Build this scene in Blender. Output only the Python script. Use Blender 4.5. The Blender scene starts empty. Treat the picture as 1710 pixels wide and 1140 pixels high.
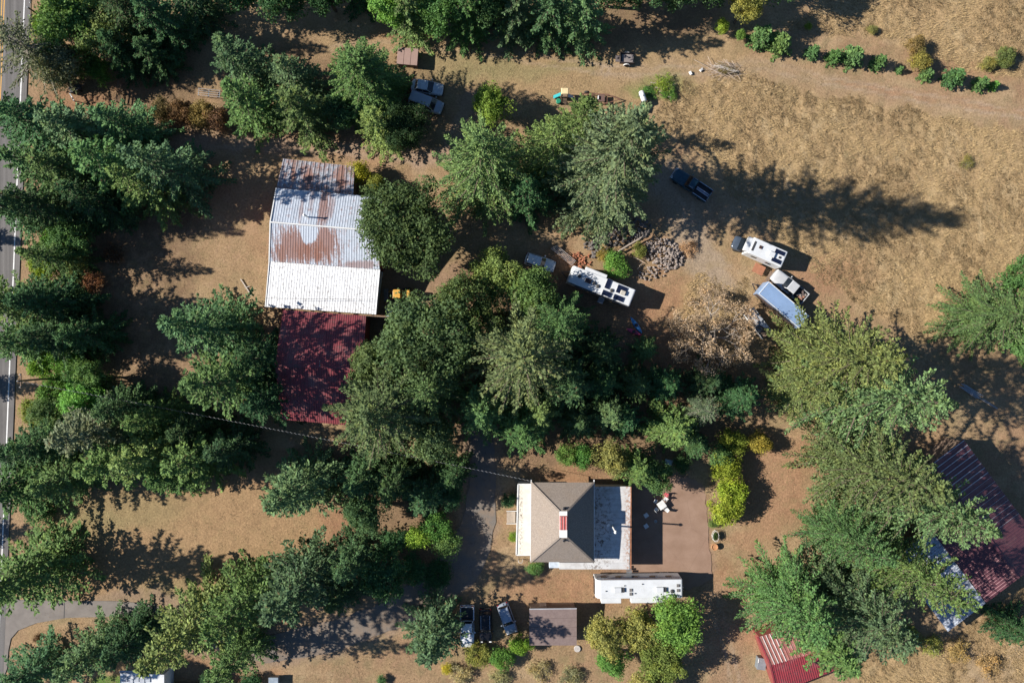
import bpy, math, random
import numpy as np
from mathutils import Vector, Matrix

SC = bpy.context.scene
COL = SC.collection
PI = math.pi
FLY, FOC = 95.0, 1140.0          # height of the drone in metres, focal length in photo pixels


def W(px, py, z=0.0):
    """map position of the photo pixel (px, py) for something standing z metres up"""
    k = (FLY - z) / FOC
    return Vector(((px - 855.0) * k, (570.0 - py) * k, z))


# ------------------------------------------------------------------ camera, sky, sun, exposure
cam_d = bpy.data.cameras.new("camera")
cam_d.lens, cam_d.sensor_width, cam_d.clip_end = 24.0, 36.0, 5000.0
cam = bpy.data.objects.new("camera", cam_d)
cam.location = (0, 0, FLY)
COL.objects.link(cam)
SC.camera = cam

SUN_EL, SUN_AZ = math.radians(32.0), math.radians(4.0)
world = bpy.data.worlds.new("World")
SC.world = world
world.use_nodes = True
_nt = world.node_tree
_sky = _nt.nodes.new("ShaderNodeTexSky")
_sky.sky_type = 'NISHITA'
_sky.sun_disc = False
_sky.sun_elevation = SUN_EL
_sky.sun_rotation = math.radians(274.0)
_sky.altitude = 300
_sky.dust_density = .2
_sky.ozone_density = 6.0
_nt.links.new(_sky.outputs[0], _nt.nodes["Background"].inputs[0])
_nt.nodes["Background"].inputs[1].default_value = 0.062

sun_d = bpy.data.lights.new("sun", 'SUN')
sun_d.energy, sun_d.angle, sun_d.color = 5.0, math.radians(0.55), (1.0, 0.94, 0.86)
sun = bpy.data.objects.new("sun", sun_d)
_dir = Vector((math.cos(SUN_EL) * math.cos(SUN_AZ), -math.cos(SUN_EL) * math.sin(SUN_AZ), -math.sin(SUN_EL)))
sun.rotation_euler = _dir.to_track_quat('-Z', 'Y').to_euler()
sun.location = (-60, 0, 60)
COL.objects.link(sun)

SC.view_settings.view_transform = 'Standard'
SC.view_settings.look = 'None'
SC.view_settings.exposure = 0.80
SC.view_settings.gamma = 1.0
SC.view_settings.use_curve_mapping = False
SC.cycles.max_bounces = 5
SC.cycles.diffuse_bounces = 2
SC.cycles.glossy_bounces = 2
SC.cycles.transmission_bounces = 3
SC.cycles.use_denoising = True

# ------------------------------------------------------------------ node helpers and materials


class NT:
    def __init__(self, name):
        self.mat = bpy.data.materials.new(name)
        self.mat.use_nodes = True
        self.t = self.mat.node_tree
        self.b = self.t.nodes["Principled BSDF"]
        self.out = self.t.nodes["Material Output"]

    def n(self, kind, **props):
        nd = self.t.nodes.new(kind)
        for k, v in props.items():
            setattr(nd, k, v)
        return nd

    def put(self, sock, v):
        if isinstance(v, bpy.types.NodeSocket):
            self.t.links.new(v, sock)
        elif v is not None:
            if hasattr(sock.default_value, '__len__') and not hasattr(v, '__len__'):
                v = (v, v, v, 1)[:len(sock.default_value)]
            elif hasattr(v, '__len__') and len(sock.default_value) == 4 and len(v) == 3:
                v = (*v, 1)
            sock.default_value = v

    def pos(self, space='Object'):
        if not hasattr(self, '_tc'):
            self._tc = self.n("ShaderNodeTexCoord")
            self._ge = self.n("ShaderNodeNewGeometry")
        return self._ge.outputs['Position'] if space == 'World' else self._tc.outputs[space]

    def island(self):
        self.pos()
        return self._ge.outputs['Random Per Island']

    def scale(self, vec, s):
        m = self.n("ShaderNodeMapping")
        self.put(m.inputs[0], vec)
        m.inputs['Scale'].default_value = s
        return m.outputs[0]

    def noise(self, scale, detail=4, vec=None, rough=.55, dist=0):
        nd = self.n("ShaderNodeTexNoise")
        self.put(nd.inputs['Vector'], vec if vec is not None else self.pos())
        nd.inputs['Scale'].default_value = scale
        nd.inputs['Detail'].default_value = detail
        nd.inputs['Roughness'].default_value = rough
        nd.inputs['Distortion'].default_value = dist
        return nd.outputs[0]

    def m(self, op, a, b=None, clamp=False):
        nd = self.n("ShaderNodeMath", operation=op, use_clamp=clamp)
        self.put(nd.inputs[0], a)
        if b is not None:
            self.put(nd.inputs[1], b)
        return nd.outputs[0]

    def rng(self, v, a, b, c=0.0, d=1.0):
        nd = self.n("ShaderNodeMapRange", clamp=True)
        for i, q in enumerate((v, a, b, c, d)):
            self.put(nd.inputs[i], q)
        return nd.outputs[0]

    def mix(self, f, a, b, kind='MIX'):
        nd = self.n("ShaderNodeMix", data_type='RGBA', blend_type=kind)
        self.put(nd.inputs[0], f)
        self.put(nd.inputs[6], a)
        self.put(nd.inputs[7], b)
        return nd.outputs[2]

    def ell(self, vec, c, r):
        """0 at the centre c, 1 on the ellipse of radii r"""
        s = self.n("ShaderNodeVectorMath", operation='SUBTRACT')
        self.put(s.inputs[0], vec)
        s.inputs[1].default_value = c
        d = self.n("ShaderNodeVectorMath", operation='DIVIDE')
        self.put(d.inputs[0], s.outputs[0])
        d.inputs[1].default_value = r
        l = self.n("ShaderNodeVectorMath", operation='LENGTH')
        self.put(l.inputs[0], d.outputs[0])
        return l.outputs['Value']

    def bump(self, h, strength=.4, dist=.05):
        nd = self.n("ShaderNodeBump")
        nd.inputs['Strength'].default_value = strength
        nd.inputs['Distance'].default_value = dist
        self.put(nd.inputs['Height'], h)
        self.t.links.new(nd.outputs[0], self.b.inputs['Normal'])

    def set(self, col=None, rough=None, metal=None, spec=None):
        if col is not None:
            self.put(self.b.inputs['Base Color'], col)
        if rough is not None:
            self.put(self.b.inputs['Roughness'], rough)
        if metal is not None:
            self.put(self.b.inputs['Metallic'], metal)
        if spec is not None:
            self.put(self.b.inputs['Specular IOR Level'], spec)
        return self.mat


_mats = {}


def M(name, col=None, rough=.6, metal=0, var=.18, scale=2.5, bump=0, dirt=0, spec=.5):
    """a plain surface: its own colour with uneven tone, a little dirt and fine relief"""
    if name in _mats:
        return _mats[name]
    t = NT(name)
    n = t.noise(scale, 5)
    f = t.rng(n, .25, .75, 1 - var, 1 + var)
    c = t.mix(1.0, (*col, 1), f, 'MULTIPLY')
    if dirt:
        d = t.rng(t.noise(scale * .6, 6, rough=.7), .5, .72, 0, dirt)
        c = t.mix(d, c, (.10, .075, .05, 1))
    t.set(c, t.rng(n, .2, .8, max(.05, rough - .1), min(1, rough + .1)), metal, spec)
    if bump:
        t.bump(t.noise(scale * 8, 4), bump, .02)
    _mats[name] = t.mat
    return t.mat


# ------------------------------------------------------------------ mesh helpers


class MB:
    def __init__(s):
        s.v, s.f, s.m = [], [], []

    def add(s, vs, fs, mi=0):
        o = len(s.v)
        s.v += [tuple(p) for p in vs]
        s.f += [tuple(i + o for i in f) for f in fs]
        s.m += [mi] * len(fs)
        return s

    def box(s, c, d, rz=0, mi=0, rx=0, ry=0):
        x, y, z = d[0] / 2, d[1] / 2, d[2] / 2
        R = Matrix.Rotation(rz, 3, 'Z') @ Matrix.Rotation(ry, 3, 'Y') @ Matrix.Rotation(rx, 3, 'X')
        c = Vector(c)
        vs = [c + R @ Vector(p) for p in ((-x, -y, -z), (x, -y, -z), (x, y, -z), (-x, y, -z), (-x, -y, z), (x, -y, z), (x, y, z), (-x, y, z))]
        return s.add(vs, ((0, 3, 2, 1), (4, 5, 6, 7), (0, 1, 5, 4), (1, 2, 6, 5), (2, 3, 7, 6), (3, 0, 4, 7)), mi)

    def bar(s, a, b, w, h, mi=0):
        a, b = Vector(a), Vector(b)
        d = b - a
        L = d.length
        d.normalize()
        up = Vector((0, 0, 1)) if abs(d.z) < .95 else Vector((1, 0, 0))
        x = d.cross(up).normalized() * w / 2
        y = x.cross(d).normalized() * h / 2
        return s.loft([[a - x - y, a + x - y, a + x + y, a - x + y], [b - x - y, b + x - y, b + x + y, b - x + y]], mi)

    def loft(s, rings, mi=0, cap=True):
        n = len(rings[0])
        vs = [p for r in rings for p in r]
        fs = []
        for i in range(len(rings) - 1):
            for j in range(n):
                k = (j + 1) % n
                fs.append((i * n + j, i * n + k, (i + 1) * n + k, (i + 1) * n + j))
        if cap:
            fs.append(tuple(range(n - 1, -1, -1)))
            fs.append(tuple(range((len(rings) - 1) * n, len(rings) * n)))
        return s.add(vs, fs, mi)

    def path(s, pts, rad, n=6, mi=0):
        pts = [Vector(p) for p in pts]
        rings = []
        for i, p in enumerate(pts):
            d = (pts[min(i + 1, len(pts) - 1)] - pts[max(i - 1, 0)]).normalized()
            up = Vector((0, 0, 1)) if abs(d.z) < .9 else Vector((1, 0, 0))
            x = d.cross(up).normalized()
            y = d.cross(x).normalized()
            r = rad[i] if hasattr(rad, '__len__') else rad
            rings.append([p + (x * math.cos(2 * PI * k / n) + y * math.sin(2 * PI * k / n)) * r for k in range(n)])
        return s.loft(rings, mi)

    def prism(s, poly, z0, z1, mi=0):
        return s.loft([[(p[0], p[1], z0) for p in poly], [(p[0], p[1], z1) for p in poly]], mi)

    def lathe(s, prof, n=16, c=(0, 0, 0), mi=0, axis='Z'):
        rings = []
        for r, z in prof:
            ring = []
            for k in range(n):
                a = 2 * PI * k / n
                p = (r * math.cos(a), r * math.sin(a), z)
                if axis == 'Y':
                    p = (p[0], p[2], p[1])
                elif axis == 'X':
                    p = (p[2], p[0], p[1])
                ring.append((p[0] + c[0], p[1] + c[1], p[2] + c[2]))
            rings.append(ring)
        return s.loft(rings, mi)

    def sheet(s, A, B, C, D, pitch=0, rib=.04, thick=.05, mi=0):
        """roof sheet, lower edge A-B, upper edge D-C, with raised ribs running up the slope"""
        A, B, C, D = map(Vector, (A, B, C, D))
        nrm = (B - A).cross(D - A).normalized()
        if nrm.z < 0:
            nrm = -nrm
        n = max(1, round((B - A).length / pitch)) if pitch else 1
        us = []
        if pitch:
            for i in range(n):
                us += [(i + .0, 0), (i + .62, 0), (i + .72, rib), (i + .90, rib)]
            us += [(n, 0)]
            us = [(u / n, h) for u, h in us]
        else:
            us = [(0, 0), (1, 0)]
        vs, fs = [], []
        for u, h in us:
            lo, hi = A.lerp(B, u), D.lerp(C, u)
            vs += [lo + nrm * h, hi + nrm * h, lo - nrm * thick, hi - nrm * thick]
        k = len(us)
        for i in range(k - 1):
            a, b = i * 4, i * 4 + 4
            fs += [(a, b, b + 1, a + 1), (a + 2, a + 3, b + 3, b + 2), (a, a + 2, b + 2, b), (a + 1, b + 1, b + 3, a + 3)]
        fs += [(0, 1, 3, 2), (4 * k - 4, 4 * k - 2, 4 * k - 1, 4 * k - 3)]
        return s.add(vs, fs, mi)

    def build(s, name, mat, parent=None, smooth=False, bevel=0, sub=0, loc=None, rz=None):
        me = bpy.data.meshes.new(name)
        me.from_pydata(s.v, [], s.f)
        for q in (mat if isinstance(mat, (list, tuple)) else [mat]):
            me.materials.append(q)
        if any(s.m):
            me.polygons.foreach_set('material_index', s.m)
        me.update()
        if smooth:
            me.polygons.foreach_set('use_smooth', [True] * len(me.polygons))
        o = bpy.data.objects.new(name, me)
        COL.objects.link(o)
        if parent:
            o.parent = parent
        if loc is not None:
            o.location = loc
        if rz is not None:
            o.rotation_euler.z = rz
        if bevel:
            b = o.modifiers.new('bevel', 'BEVEL')
            b.width, b.segments, b.limit_method = bevel, 2, 'ANGLE'
        if sub:
            b = o.modifiers.new('sub', 'SUBSURF')
            b.levels = b.render_levels = sub
        return o


def thing(name, label, cat, loc=(0, 0, 0), rz=0, group=None):
    o = bpy.data.objects.new(name, None)
    o.empty_display_size = .3
    COL.objects.link(o)
    o.location = loc
    o.rotation_euler.z = rz
    return tag(o, label, cat, group)


def tag(o, label, cat, group=None, kind=None):
    o['label'], o['category'] = label, cat
    if group:
        o['group'] = group
    if kind:
        o['kind'] = kind
    return o


def struct(o, label=None, cat=None):
    o['kind'] = 'structure'
    if label:
        o['label'] = label
    if cat:
        o['category'] = cat
    return o


def clone(o, parent=None):
    c = o.copy()
    COL.objects.link(c)
    c.parent = parent
    for ch in list(o.children):
        clone(ch, c)
    return c


def img_angle(dx, dy):
    return math.atan2(-dy, dx)


# numpy value noise on the plan
def _hash(ix, iy, seed):
    h = (ix.astype(np.int64) * 374761393 + iy.astype(np.int64) * 668265263 + seed * 1442695041) & 0xFFFFFFFF
    h = ((h ^ (h >> 13)) * 1274126177) & 0xFFFFFFFF
    return ((h ^ (h >> 16)) & 0xFFFF) / 65535.0


def vnoise(x, y, seed=0):
    ix, iy = np.floor(x), np.floor(y)
    fx, fy = x - ix, y - iy
    fx, fy = fx * fx * (3 - 2 * fx), fy * fy * (3 - 2 * fy)
    a, b = _hash(ix, iy, seed), _hash(ix + 1, iy, seed)
    c, d = _hash(ix, iy + 1, seed), _hash(ix + 1, iy + 1, seed)
    return (a * (1 - fx) + b * fx) * (1 - fy) + (c * (1 - fx) + d * fx) * fy


def fbm(x, y, seed=0, oct=4):
    t, a, s = 0, .5, 0
    for i in range(oct):
        t = t + a * vnoise(x * 2 ** i, y * 2 ** i, seed + i * 17)
        s += a
        a *= .55
    return t / s


def ss(a, b, v):
    t = np.clip((v - a) / (b - a), 0, 1)
    return t * t * (3 - 2 * t)


def seg_dist(X, Y, pts, closed=False):
    d = np.full(X.shape, 1e9)
    q = list(pts) + ([pts[0]] if closed else [])
    for (ax, ay), (bx, by) in zip(q[:-1], q[1:]):
        vx, vy = bx - ax, by - ay
        t = np.clip(((X - ax) * vx + (Y - ay) * vy) / (vx * vx + vy * vy + 1e-9), 0, 1)
        d = np.minimum(d, np.hypot(X - ax - t * vx, Y - ay - t * vy))
    return d


def inside(X, Y, pts):
    r = np.zeros(X.shape, bool)
    j = len(pts) - 1
    for i in range(len(pts)):
        (xi, yi), (xj, yj) = pts[i], pts[j]
        c = ((yi > Y) != (yj > Y)) & (X < (xj - xi) * (Y - yi) / (yj - yi + 1e-12) + xi)
        r ^= c
        j = i
    return r

# ------------------------------------------------------------------ ground
FIELD = [(1118, 150), (1250, 118), (1330, 150), (1460, 172), (1720, 225), (1720, 430), (1600, 520), (1540, 570), (1430, 500),
         (1340, 440), (1250, 350), (1180, 260), (1095, 215)]
FIELD2 = [(1400, -10), (1720, -10), (1720, 128), (1600, 118), (1500, 70), (1380, 55), (1300, 45), (1340, 20)]
FIELD3 = [(1420, 1150), (1440, 1075), (1470, 1045), (1540, 1060), (1600, 1085), (1640, 1150)]
FIELD4 = [(1600, 1060), (1660, 1020), (1720, 980), (1720, 1150), (1660, 1150)]
FIELD5 = [(1130, 520), (1165, 455), (1215, 470), (1250, 465), (1240, 520), (1190, 560)]
TRACK = [(1010, 118), (1150, 118), (1280, 110), (1400, 138), (1540, 165), (1720, 192)]
LANE = [(250, 232), (340, 235), (470, 243), (620, 252), (700, 268), (745, 262), (762, 225), (775, 185), (800, 165)]
PARK = [(1120, 300), (1150, 340), (1150, 400), (1185, 440), (1200, 480), (1190, 520)]
DRIVE = [(190, 1016), (260, 1020), (340, 1058), (430, 1087), (540, 1066), (640, 1033), (715, 992), (772, 945), (800, 880), (806, 800), (806, 740),
         (800, 690)]


def axis(lo, hi, step, far):
    core = np.arange(lo, hi + step / 2, step)
    left = lo - np.array([far, far * .45, far * .2, far * .08, far * .03, 8, 3])
    right = hi + np.array([3, 8, far * .03, far * .08, far * .2, far * .45, far])
    return np.concatenate([left, core, right])


gx, gy = axis(-84, 84, .36, 2500), axis(-60, 60, .36, 2500)
GX, GY = np.meshgrid(gx, gy)
PX, PY = 855 + GX * 12, 570 - GY * 12
warp = (fbm(PX / 26, PY / 26, 5) - .5) * 34
warp2 = (fbm(PX / 26, PY / 26, 9) - .5) * 34
QX, QY = PX + warp, PY + warp2
big = fbm(PX / 130, PY / 130, 21)
mid = fbm(PX / 34, PY / 34, 33)
fine = fbm(PX / 9, PY / 9, 47)


def zpoly(p, soft=10):
    d = seg_dist(QX, QY, p, True)
    return ss(-soft, soft, np.where(inside(QX, QY, p), d, -d))


def zline(p, w, soft=8):
    return 1 - ss(w - soft, w + soft, seg_dist(QX, QY, p))


def zblob(cx, cy, rx, ry, soft=.5):
    return 1 - ss(1 - soft, 1 + soft, np.hypot((QX - cx) / rx, (QY - cy) / ry))


C = np.empty(GX.shape + (3,))
C[:] = (.345, .225, .122)


def lay(m, col, k=1.0):
    m = (m * k)[..., None]
    C[:] = C * (1 - m) + np.array(col) * m


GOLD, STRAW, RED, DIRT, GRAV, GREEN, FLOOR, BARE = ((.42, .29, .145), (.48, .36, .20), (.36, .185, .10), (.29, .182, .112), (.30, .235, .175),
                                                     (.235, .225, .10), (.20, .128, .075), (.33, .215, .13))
lay(ss(.42, .66, mid), (.30, .20, .11), .6)
lay(ss(.50, .62, fbm(PX / 60, PY / 60, 141)), (.33, .195, .115), .6)
lay(ss(.52, .64, fbm(PX / 45, PY / 45, 155)), (.42, .30, .17), .6)
lay(ss(.56, .66, fbm(PX / 22, PY / 22, 167)), (.24, .20, .10), .45)
lay(ss(.5, .7, big), (.39, .26, .14), .5)
# mown strip along the top and the lawn at lower left
TOPSTRIP = [(540, 60), (700, 55), (1010, 78), (1200, 62), (1260, 95), (1150, 130), (1080, 190), (980, 165), (760, 150), (640, 120), (560, 110)]
lay(zpoly(TOPSTRIP, 14), (.36, .245, .125), .8)
for b in ((790, 105, 75, 22), (870, 120, 70, 16), (760, 128, 60, 14), (960, 110, 70, 14)):
    lay(zblob(*b), GREEN, .42)
LAWN = [(60, 830), (260, 810), (480, 790), (545, 860), (520, 905), (440, 950), (300, 990), (150, 1000), (70, 880)]
lay(zpoly(LAWN, 14), (.37, .235, .12), .9)
for b in ((200, 850, 110, 30), (150, 880, 60, 26), (280, 985, 60, 20)):
    lay(zblob(*b), GREEN, .40)
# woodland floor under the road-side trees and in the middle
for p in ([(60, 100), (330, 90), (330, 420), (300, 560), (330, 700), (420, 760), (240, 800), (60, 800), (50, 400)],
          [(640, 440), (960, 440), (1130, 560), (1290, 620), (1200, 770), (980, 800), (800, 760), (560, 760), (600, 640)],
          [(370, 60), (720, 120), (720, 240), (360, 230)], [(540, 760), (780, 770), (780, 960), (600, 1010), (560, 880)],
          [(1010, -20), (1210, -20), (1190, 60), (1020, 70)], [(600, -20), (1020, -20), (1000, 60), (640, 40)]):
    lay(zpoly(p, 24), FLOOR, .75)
lay(ss(.55, .68, fine) * zpoly([(60, 380), (420, 300), (430, 560), (60, 720)], 30), (.36, .235, .14), .55)
# bare red-brown earth
for b in ((560, 245, 110, 20), (640, 255, 70, 18), (960, 800, 60, 22), (900, 470, 60, 22), (940, 430, 40, 18), (1110, 520, 60, 60),
          (1300, 760, 70, 40), (1290, 820, 60, 60), (1200, 1000, 40, 60), (960, 985, 110, 28), (300, 1105, 50, 14), (420, 1125, 60, 14),
          (120, 170, 60, 14), (680, 60, 60, 14), (300, 195, 40, 12), (560, 870, 30, 26), (230, 140, 60, 16), (1255, 1060, 30, 26)):
    lay(zblob(*b), RED, .62)
YARD = [(1040, 800), (1130, 790), (1180, 830), (1190, 900), (1195, 965), (1140, 985), (1010, 970), (1000, 940), (1050, 930)]
lay(zpoly(YARD, 5), (.285, .178, .115), .95)
BARNYARD = [(630, 430), (760, 440), (770, 500), (700, 520), (630, 540)]
lay(zpoly(BARNYARD, 6), (.31, .20, .125), .95)
lay(zpoly([(1230, 720), (1330, 730), (1330, 820), (1290, 900), (1250, 930), (1200, 910), (1255, 880), (1255, 790)], 10), (.37, .215, .12), .8)
# the rough field
for p in (FIELD, FIELD2, FIELD3, FIELD4, FIELD5):
    z = zpoly(p, 14)
    lay(z, GOLD, .9)
    lay(z * ss(.5, .72, mid), (.34, .225, .115), .4)
    lay(z * ss(.52, .75, fbm(PX / 14, PY / 20, 77)), STRAW, .6)
    lay(z * ss(.54, .7, big), (.32, .215, .10), .3)
for b in ((1385, 455, 70, 40), (1340, 470, 60, 30), (1560, 115, 60, 12), (1640, 125, 60, 12), (1500, 156, 60, 9)):
    lay(zblob(*b), (.34, .18, .10), .5)
# tracks, lanes and parking
lay(zline(TRACK, 15, 12), (.40, .275, .165), .55)
lay(zline([(1400, 138), (1540, 163), (1720, 190)], 5, 6), RED, .5)
lay(zline(LANE, 15, 8), (.37, .25, .17), .95)
lay(zline(PARK, 30, 12), (.35, .265, .185), .95)
lay(zline([(1130, 345), (1250, 330), (1350, 330)], 26, 16), (.30, .22, .14), .6)
lay(zline([(1640, 1160), (1630, 1090), (1560, 1040)], 14, 12), (.42, .30, .19), .5)
lay(zline([(1700, 1020), (1680, 1160)], 12, 10), (.43, .32, .21), .5)
lay(zline([(1190, 1000), (1210, 1060), (1230, 1150)], 26, 16), (.34, .22, .13), .7)
lay(zline(DRIVE, 34, 10), (.30, .21, .14), .9)
for pts_, dw in ((LANE, 6), (PARK, 7), (TRACK, 6), ([(1190, 1000), (1210, 1060), (1230, 1150)], 7), ([(1150, 400), (1230, 460), (1250, 470)], 6), ([(560, 80), (760, 75), (1010, 118)], 7)):
    dd = np.abs(seg_dist(PX + warp * .25, PY + warp2 * .25, pts_) - dw)
    lay((1 - ss(1.2, 4.0, dd)) * (.35 + .65 * ss(.35, .6, mid)), (.40, .30, .21), .65)
# dry verge beside the road and a green lawn patch at the bottom edge
edge = PX - (41 - .0405 * PY)
lay(ss(2, 10, edge) * (1 - ss(22, 60, edge)), (.36, .23, .13), .7)
lay(zblob(185, 1138, 28, 14, .3), (.10, .20, .035), .95)
lay(zblob(1105, 145, 45, 22), (.17, .24, .06), .55)
lay(zblob(1075, 157, 30, 10), (.17, .24, .06), .55)
C *= (.86 + .28 * fine)[..., None]
lum = C.mean(-1, keepdims=True)
C = (lum + (C - lum) * .92) * np.array([.895, .885, .86])

fieldmask = np.clip(sum(zpoly(p, 12) for p in (FIELD, FIELD2, FIELD3, FIELD4, FIELD5)), 0, 1)
flatmask = np.clip(zline(LANE, 20) + zline(DRIVE, 40) + zpoly(YARD, 5) + (PX < 75) + zline(TRACK, 14) * .6, 0, 1)
GZ = (fbm(PX / 11, PY / 11, 63) - .5) * (.10 + .26 * fieldmask) * (1 - .85 * flatmask) - .04 - .03 * flatmask
GZ = np.where((np.abs(GX) > 90) | (np.abs(GY) > 70), -.05, GZ)
ny, nx = GX.shape
gm = bpy.data.meshes.new("ground")
gm.vertices.add(nx * ny)
gm.vertices.foreach_set('co', np.stack([GX, GY, GZ], -1).ravel())
ii = np.arange((ny - 1) * (nx - 1))
r, c = ii // (nx - 1), ii % (nx - 1)
quads = np.stack([r * nx + c, r * nx + c + 1, (r + 1) * nx + c + 1, (r + 1) * nx + c], -1)
gm.loops.add(quads.size)
gm.polygons.add(len(quads))
gm.loops.foreach_set('vertex_index', quads.ravel())
gm.polygons.foreach_set('loop_start', np.arange(len(quads)) * 4)
at = gm.color_attributes.new("soil", 'FLOAT_COLOR', 'POINT')
at.data.foreach_set('color', np.concatenate([C, np.ones(GX.shape + (1,))], -1).ravel())
gm.update()
gm.validate()
gm.polygons.foreach_set('use_smooth', [True] * len(gm.polygons))
t = NT("soil_and_dry_grass")
a = t.n("ShaderNodeAttribute", attribute_name="soil")
n1, n2, n3 = t.noise(3.5, 6, t.pos('World'), .65), t.noise(14, 4, t.pos('World'), .7), t.noise(.6, 4, t.pos('World'))
cc = t.mix(1, a.outputs[0], t.rng(n1, .3, .7, .72, 1.25), 'MULTIPLY')
cc = t.mix(1, cc, t.rng(n2, .3, .7, .77, 1.21), 'MULTIPLY')
cc = t.mix(t.rng(n3, .5, .7, 0, .35), cc, (.27, .20, .10, 1))
t.set(cc, .95, spec=.15)
t.bump(t.m('ADD', t.noise(5, 6, t.pos('World'), .7), t.m('MULTIPLY', n2, .4)), .55, .12)
gm.materials.append(t.mat)
ground = bpy.data.objects.new("ground", gm)
COL.objects.link(ground)
struct(ground)


def ground_z(x, y):
    i, j = np.searchsorted(gy, y) - 1, np.searchsorted(gx, x) - 1
    return float(GZ[np.clip(i, 0, ny - 1), np.clip(j, 0, nx - 1)])


# ------------------------------------------------------------------ public road with painted lines
def ribbon(pts, hw, z, step=1.2, jag=0, seed=0, thick=.05):
    """strip along map pixels pts, hw either one half width (px) or one for each point"""
    P, Wd = [], []
    hws = hw if hasattr(hw, '__len__') else [hw] * len(pts)
    for i in range(len(pts) - 1):
        (ax, ay), (bx, by) = pts[i], pts[i + 1]
        n = max(1, int(math.hypot(bx - ax, by - ay) / 12 / step))
        for k in range(n):
            q = k / n
            P.append((ax + (bx - ax) * q, ay + (by - ay) * q))
            Wd.append(hws[i] + (hws[i + 1] - hws[i]) * q)
    P.append(pts[-1])
    Wd.append(hws[-1])
    if len(pts) > 2:
        for _ in range(6):
            P = [P[0]] + [((P[i - 1][0] + 2 * P[i][0] + P[i + 1][0]) / 4, (P[i - 1][1] + 2 * P[i][1] + P[i + 1][1]) / 4) for i in range(1, len(P) - 1)] + [P[-1]]
    rg = random.Random(seed)
    vs, fs = [], []
    for i, (x, y) in enumerate(P):
        x0, y0 = P[max(0, i - 1)]
        x1, y1 = P[min(len(P) - 1, i + 1)]
        L = math.hypot(x1 - x0, y1 - y0)
        nx_, ny_ = -(y1 - y0) / L, (x1 - x0) / L
        a_, b_ = Wd[i] + rg.uniform(-jag, jag), Wd[i] + rg.uniform(-jag, jag)
        A, B = W(x + nx_ * a_, y + ny_ * a_), W(x - nx_ * b_, y - ny_ * b_)
        vs += [(A.x, A.y, z), (B.x, B.y, z), (A.x, A.y, z - thick), (B.x, B.y, z - thick)]
        if i:
            k = i * 4
            fs += [(k - 4, k - 3, k + 1, k), (k - 4, k, k + 2, k - 2), (k - 3, k - 1, k + 3, k + 1)]
    m = MB()
    m.add(vs, fs)
    return m


t = NT("road_asphalt")
w_ = t.pos('World')
streak = t.noise(1.0, 4, t.scale(w_, (2.2, .03, 1)))
cc = t.mix(t.rng(t.noise(9, 5, w_, .7), .3, .7), (.125, .118, .115, 1), (.185, .175, .165, 1))
cc = t.mix(1, cc, t.rng(streak, .3, .7, .72, 1.22), 'MULTIPLY')
cc = t.mix(t.rng(t.noise(.25, 3, w_), .55, .7, 0, .4), cc, (.09, .085, .085, 1))
t.set(cc, .9, spec=.2)
t.bump(t.noise(40, 3, w_), .3, .01)
ASPH = t.mat
t = NT("worn_paint_white")
cc = t.mix(t.rng(t.noise(6, 5, t.pos('World'), .75), .5, .68, 0, .7), (.72, .72, .70, 1), (.2, .19, .18, 1))
WPAINT = t.set(cc, .7)
t = NT("worn_paint_yellow")
cc = t.mix(t.rng(t.noise(6, 5, t.pos('World'), .75), .5, .68, 0, .7), (.62, .33, .05, 1), (.2, .18, .14, 1))
YPAINT = t.set(cc, .7)


def rd(off, y0=-3000, y1=5000):
    return [(41 - .0405 * y0 + off, y0), (41 - .0405 * y1 + off, y1)]


road = struct(ribbon(rd(-32), 42, .02, 40).build("road", ASPH))
for off, m_, nm in ((0, WPAINT, "edge_line"), (-33.5, YPAINT, "centre_line"), (-37.5, YPAINT, "centre_line"), (-70, WPAINT, "edge_line")):
    ribbon(rd(off, -600, 1800), 1.0 if m_ is WPAINT else .8, .026, 40, thick=.004).build(nm, m_, road)
t = NT("driveway_gravel")
w_ = t.pos('World')
cc = t.mix(t.rng(t.noise(7, 6, w_, .75), .3, .7), (.125, .112, .10, 1), (.21, .185, .16, 1))
cc = t.mix(t.rng(t.noise(.5, 5, w_, .65), .42, .62, 0, .75), cc, (.25, .18, .125, 1))
cc = t.mix(t.rng(t.noise(1.7, 5, w_, .7), .55, .7, 0, .5), cc, (.08, .07, .06, 1))
t.set(cc, .95, spec=.15)
t.bump(t.noise(25, 4, w_), .5, .02)
drive = struct(ribbon(DRIVE, [13, 12, 15, 22, 25, 24, 30, 36, 28, 22, 20, 16], -.002, 1, 2.2, 3).build("driveway", t.mat))
apron = MB()
ap = [(12, 985), (30, 1001), (110, 1002), (190, 1003), (260, 1008), (258, 1030), (200, 1028), (150, 1030), (110, 1031), (60, 1040), (30, 1052), (18, 1066), (14, 1085),
      (12, 1115), (-2, 1150), (-20, 1100), (-5, 990)]
apron.prism([W(*p)[:2] for p in ap][::-1], -.045, .012)
struct(apron.build("driveway_apron", M("apron_asphalt", (.20, .178, .16), .9, var=.2, scale=.8, bump=.2, spec=.2)))
joint = MB()
joint.bar(W(108, 1003, .014), W(107, 1031, .014), .12, .004)
joint.build("tar_joint", M("tar", (.03, .03, .03), .7), bpy.data.objects["driveway_apron"])

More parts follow.
